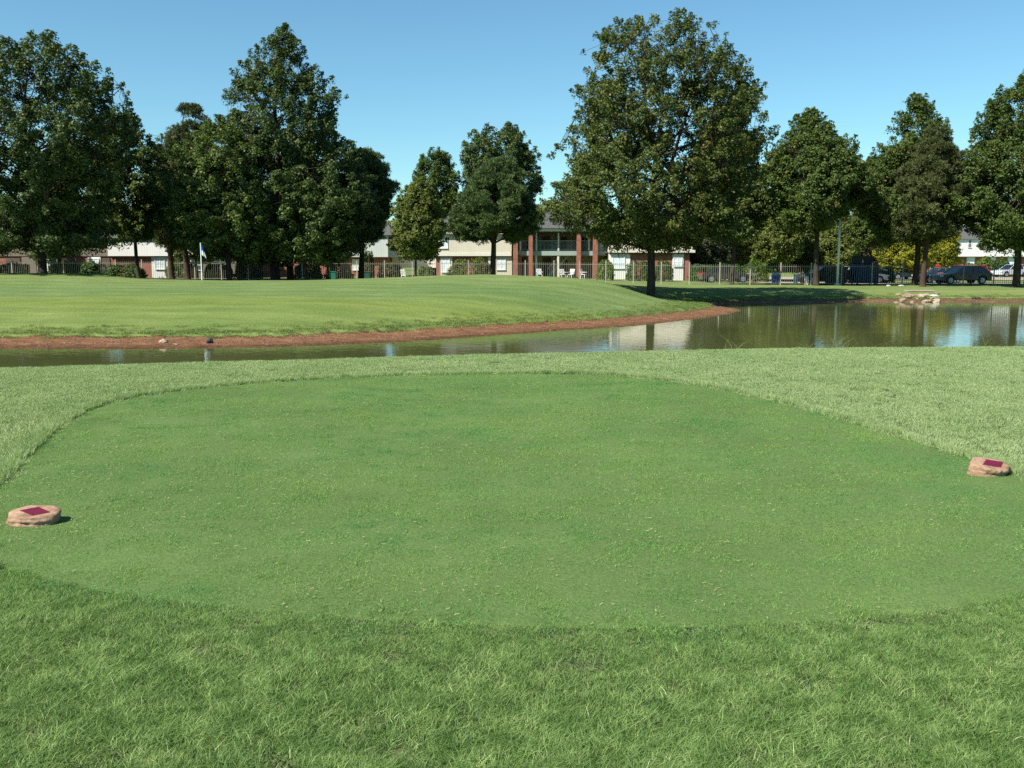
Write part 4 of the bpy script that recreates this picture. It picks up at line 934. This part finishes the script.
# ------------------------------------------------------------------ tee markers
t = NT('sandstone'); v = t.objc(); n1 = t.noise(v, 9, 6, .65, (1, 1, 2.2)); n2_ = t.noise(v, 55, 5, .7)
c1 = t.ramp(n1, [(.30, (.13, .07, .045)), (.45, (.31, .19, .125)), (.62, (.40, .27, .185)), (.75, (.50, .37, .26))]); t.base(t.mix(1.0, c1, t.ramp(n2_, [(.3, .78), (.7, 1.12)]), 'MULTIPLY'), .9, .15)
t.bump(t.math('ADD', n2_, t.math('MULTIPLY', n1, 2.0)), .8, .006); M['sandstone'] = t.m
t = NT('maroon_paint'); n = t.noise(t.objc(), 30, 4, .6); t.base(t.ramp(n, [(.3, (.085, .003, .014)), (.7, (.15, .006, .022))]), .45, .4); M['maroon'] = t.m
def marker(label, px, py, wx, wy, h, seed, rz, diamond, tilt, sides, ytilt=.2):
    x, y = G(px, py, 0); z = .004
    r = empty('tee_marker', (x, y, z), rz, label, 'tee marker', 'tee markers')
    import bmesh
    bm = bmesh.new(); bmesh.ops.create_icosphere(bm, subdivisions=5, radius=1)
    pr = random.Random(seed); planes = [(Vector((-tilt*.9, -ytilt*h/wy*2, 1)).normalized(), h*.5), (Vector((0, 0, -1)), h*.5)]
    for k, (deg, d_, up) in enumerate(sides): planes.append((Vector((cos(R(deg)), sin(R(deg)), up)).normalized(), d_))
    for v_ in bm.verts:
        n_1 = v_.co.normalized(); acc_ = 0
        for pn, d_ in planes:
            q = max(n_1.dot(pn)/d_, 0); acc_ += q**24
        rad = acc_**(-1/24.); p_ = n_1*rad
        sidew = max(0, 1 - abs(n_1.z*rad)/(h*.42)); 
        st_ = mnoise.noise(Vector((p_.x*7+seed, p_.y*7, p_.z*70))); n_f = mnoise.noise(p_*38 + Vector((seed, 0, 0))); n_m = mnoise.noise(p_*14 + Vector((0, seed, 0)))
        led = 1 - .10*math.exp(-((p_.z/h + .22 + .10*mnoise.noise(Vector((p_.x*9, p_.y*9, seed))))/.07)**2)
        f_ = (1 + (.07*st_*sidew) + .06*n_f*(.25+sidew) + .10*n_m*(.2+sidew)); f_ *= 1 - (1-led)*min(1, sidew*2)
        v_.co = Vector((p_.x*f_, p_.y*f_, p_.z*(1 + .03*n_m) + h*.5 - .008))
    vs = [v_.co.copy() for v_ in bm.verts]; fs = [tuple(v_.index for v_ in f_.verts) for f_ in bm.faces]; bm.free()
    rk = MB().add(vs, fs).build('rock', M['sandstone'], r, smooth=True)
    # painted diamond, draped on the sloping top
    from mathutils.bvhtree import BVHTree
    me = rk.data; bvh = BVHTree.FromPolygons([v_.co[:] for v_ in me.vertices], [p_.vertices[:] for p_ in me.polygons])
    A0, A1, A2_, A3 = [Vector((u_, w_, 0)) for u_, w_ in diamond]; g_ = 10; vs = []; fs = []
    for lay in (.0025, -.004):
        for j in range(g_+1):
            for i in range(g_+1):
                p_ = A0.lerp(A1, i/g_).lerp(A3.lerp(A2_, i/g_), j/g_); hit = bvh.ray_cast(Vector((p_.x, p_.y, 1)), Vector((0, 0, -1)))[0]
                vs.append((p_.x, p_.y, (hit.z if hit else h) + lay))
    q_ = (g_+1)**2
    for j in range(g_):
        for i in range(g_): k = j*(g_+1)+i; fs += [(k, k+g_+1, k+g_+2, k+1), (q_+k, q_+k+1, q_+k+g_+2, q_+k+g_+1)]
    MB().add(vs, fs).build('diamond_plate', M['maroon'], r, smooth=True)
    return r
marker('tan sandstone tee marker with maroon diamond, left side of the tee', 34.5, 523.5, .33, .22, .086, 3.1, 0, [(-.087,-.005),(.002,.058),(.112,-.010),(.025,-.068)], -.05,
       [(180, .148, .8), (205, .150, .3), (250, .105, .15), (272, .098, .05), (300, .110, .1), (335, .138, -.3), (10, .150, -.25), (55, .140, .2), (95, .105, .3), (140, .125, .6)], .22)
marker('tan sandstone tee marker with maroon diamond, right side of the tee', 988, 474.5, .32, .25, .096, 8.4, 0, [(-.072,-.045),(.008,.055),(.130,.035),(.060,-.072)], -.10,
       [(180, .160, .1), (215, .150, .2), (255, .118, -.15), (285, .112, -.3), (320, .125, -.35), (0, .165, .1), (35, .150, .35), (70, .125, .3), (110, .120, .2), (150, .135, .25)], .34)

# ------------------------------------------------------------------ rocks, drain, bank things
def rock(name, label, px, py, z, sz, mat, seed, group=None, cat='rock', flat=.6, Y=None):
    if Y is None: x, y = G(px, py, z)
    else: x, y = W(px, HOR, Y).x, Y
    import bmesh
    bm = bmesh.new(); bmesh.ops.create_icosphere(bm, subdivisions=3, radius=sz)
    for v_ in bm.verts:
        n = v_.co.normalized(); k = 1 + .35*mnoise.noise(n*1.3 + Vector((seed, 0, 0))) + .12*mnoise.noise(n*4 + Vector((seed, 3, 0)))
        v_.co = Vector((n.x*1.2, n.y*.9, n.z*flat)) * sz * k
    me = bpy.data.meshes.new(name); bm.to_mesh(me); bm.free(); me.materials.append(mat)
    o = bpy.data.objects.new(name, me); COL.objects.link(o); o.location = (x, y, hz(x, y) + sz*flat*.45); o.rotation_euler.z = seed
    return tag(o, label, cat, group)
M['pale_stone'] = paint('pale_stone', (.36, .29, .22), .9, .25, 3, .5); M['tan_stone'] = paint('tan_stone', (.25, .18, .125), .9, .35, 3, .5); M['white_stone'] = paint('white_stone', (.52, .49, .44), .9, .15, 3, .4)
rock('rock', 'cream rock on the red soil bank below the flagstick', 164, 342, -1.1, .13, M['pale_stone'], 1.3)
rock('rock', 'dark slate coloured rock at the water edge right of the cream rock', 210, 341, -1.05, .10, paint('slate_stone', (.035, .04, .05), .8, .2, 3), 4.1, flat=1.1)
rock('rock', 'flat brown stone lying beside the cream rock', 175.5, 343.5, -1.1, .11, M['tan_stone'], 2.2, flat=.3)
stones = [(910+34*random.random()-6*(k%3), 293.2+6.5*random.random()) for k in range(26)] + [(918,294),(924,295.5),(911,296),(929,293),(934,296),(905,297.5),(915,298.5),(921,298.8),(927,298.6),(940,297.2),(899,299.5),(946,299.5),(909,300.3),(933,300.4),(951,300.5),(939,292.5),(888,299.8)]
for i, (px, py) in enumerate(stones):
    Yv = 64.3 - (py-292)*.62
    rock('rock', 'tan stone in the rubble spilling from the storm drain to the water', px, py, 0, .11+.11*((i*37 % 10)/10), M['tan_stone'] if i % 3 else M['pale_stone'], i*1.7, 'drain rubble stones', Y=Yv)
rock('rock', 'whitest flat boulder right of the storm drain', 937, 295, 0, .24, M['white_stone'], 6.2, flat=.35, Y=62.6)
for px, lb in ((890, 'small white stone on the grass left of the storm drain'), (903, 'white flat stone just above the storm drain left end')):
    rock('rock', lb, px, 0, 0, .18, M['white_stone'], px*.1, flat=.35, Y=72)
x0, y0, z0 = at(925, 65.8); r = empty('storm_drain', (x0, y0, z0), 0, 'low concrete storm drain outlet in the far bank', 'drain')
MB().box(-1.2,.70,-.3,.3,.0,.09).box(-1.2,-.05,-.25,.3,-.35,-.002).box(.58,.70,-.25,.3,-.35,-.002).build('headwall', M['concrete'], r, bevel=.02)
MB().box(-.045,.575,.15,.28,-.35,-.005).build('opening_shade', M['painted_shade'], r)  # solid dark block stands in for the shade inside the outlet
for px, Y, lb in ((977, 61.6, 'black turtle on the far bank soil, left one of the pair'), (981, 61.6, 'black turtle on the far bank soil, right one of the pair')):
    x, y, z = at(px, Y); r = empty('turtle', (x, y, z), 1.2, lb, 'turtle', 'turtles on the far bank'); mt = M.setdefault('shell', paint('dark_shell', (.02, .02, .015), .5, .2))
    vs = []; fs = []
    for j in range(6):
        for i in range(14): a = 2*pi*i/14; k = cos(j/5*pi/2); vs.append((cos(a)*k*.17, sin(a)*k*.13, .03+.10*sin(j/5*pi/2)))
    for j in range(5):
        for i in range(14): fs.append((j*14+i, j*14+(i+1) % 14, (j+1)*14+(i+1) % 14, (j+1)*14+i))
    bd = MB().add(vs, fs).tube([(.13,0,.05),(.19,0,.07),(.25,0,.09),(.28,0,.085)], [.03,.03,.035,.015], 8)
    for sx, sy in ((1,1),(1,-1),(-1,1),(-1,-1)): bd.tube([(.09*sx,.08*sy,.04),(.16*sx,.15*sy,.0)], [.03,.02], 6)
    bd.build('body', mt, r, smooth=True)
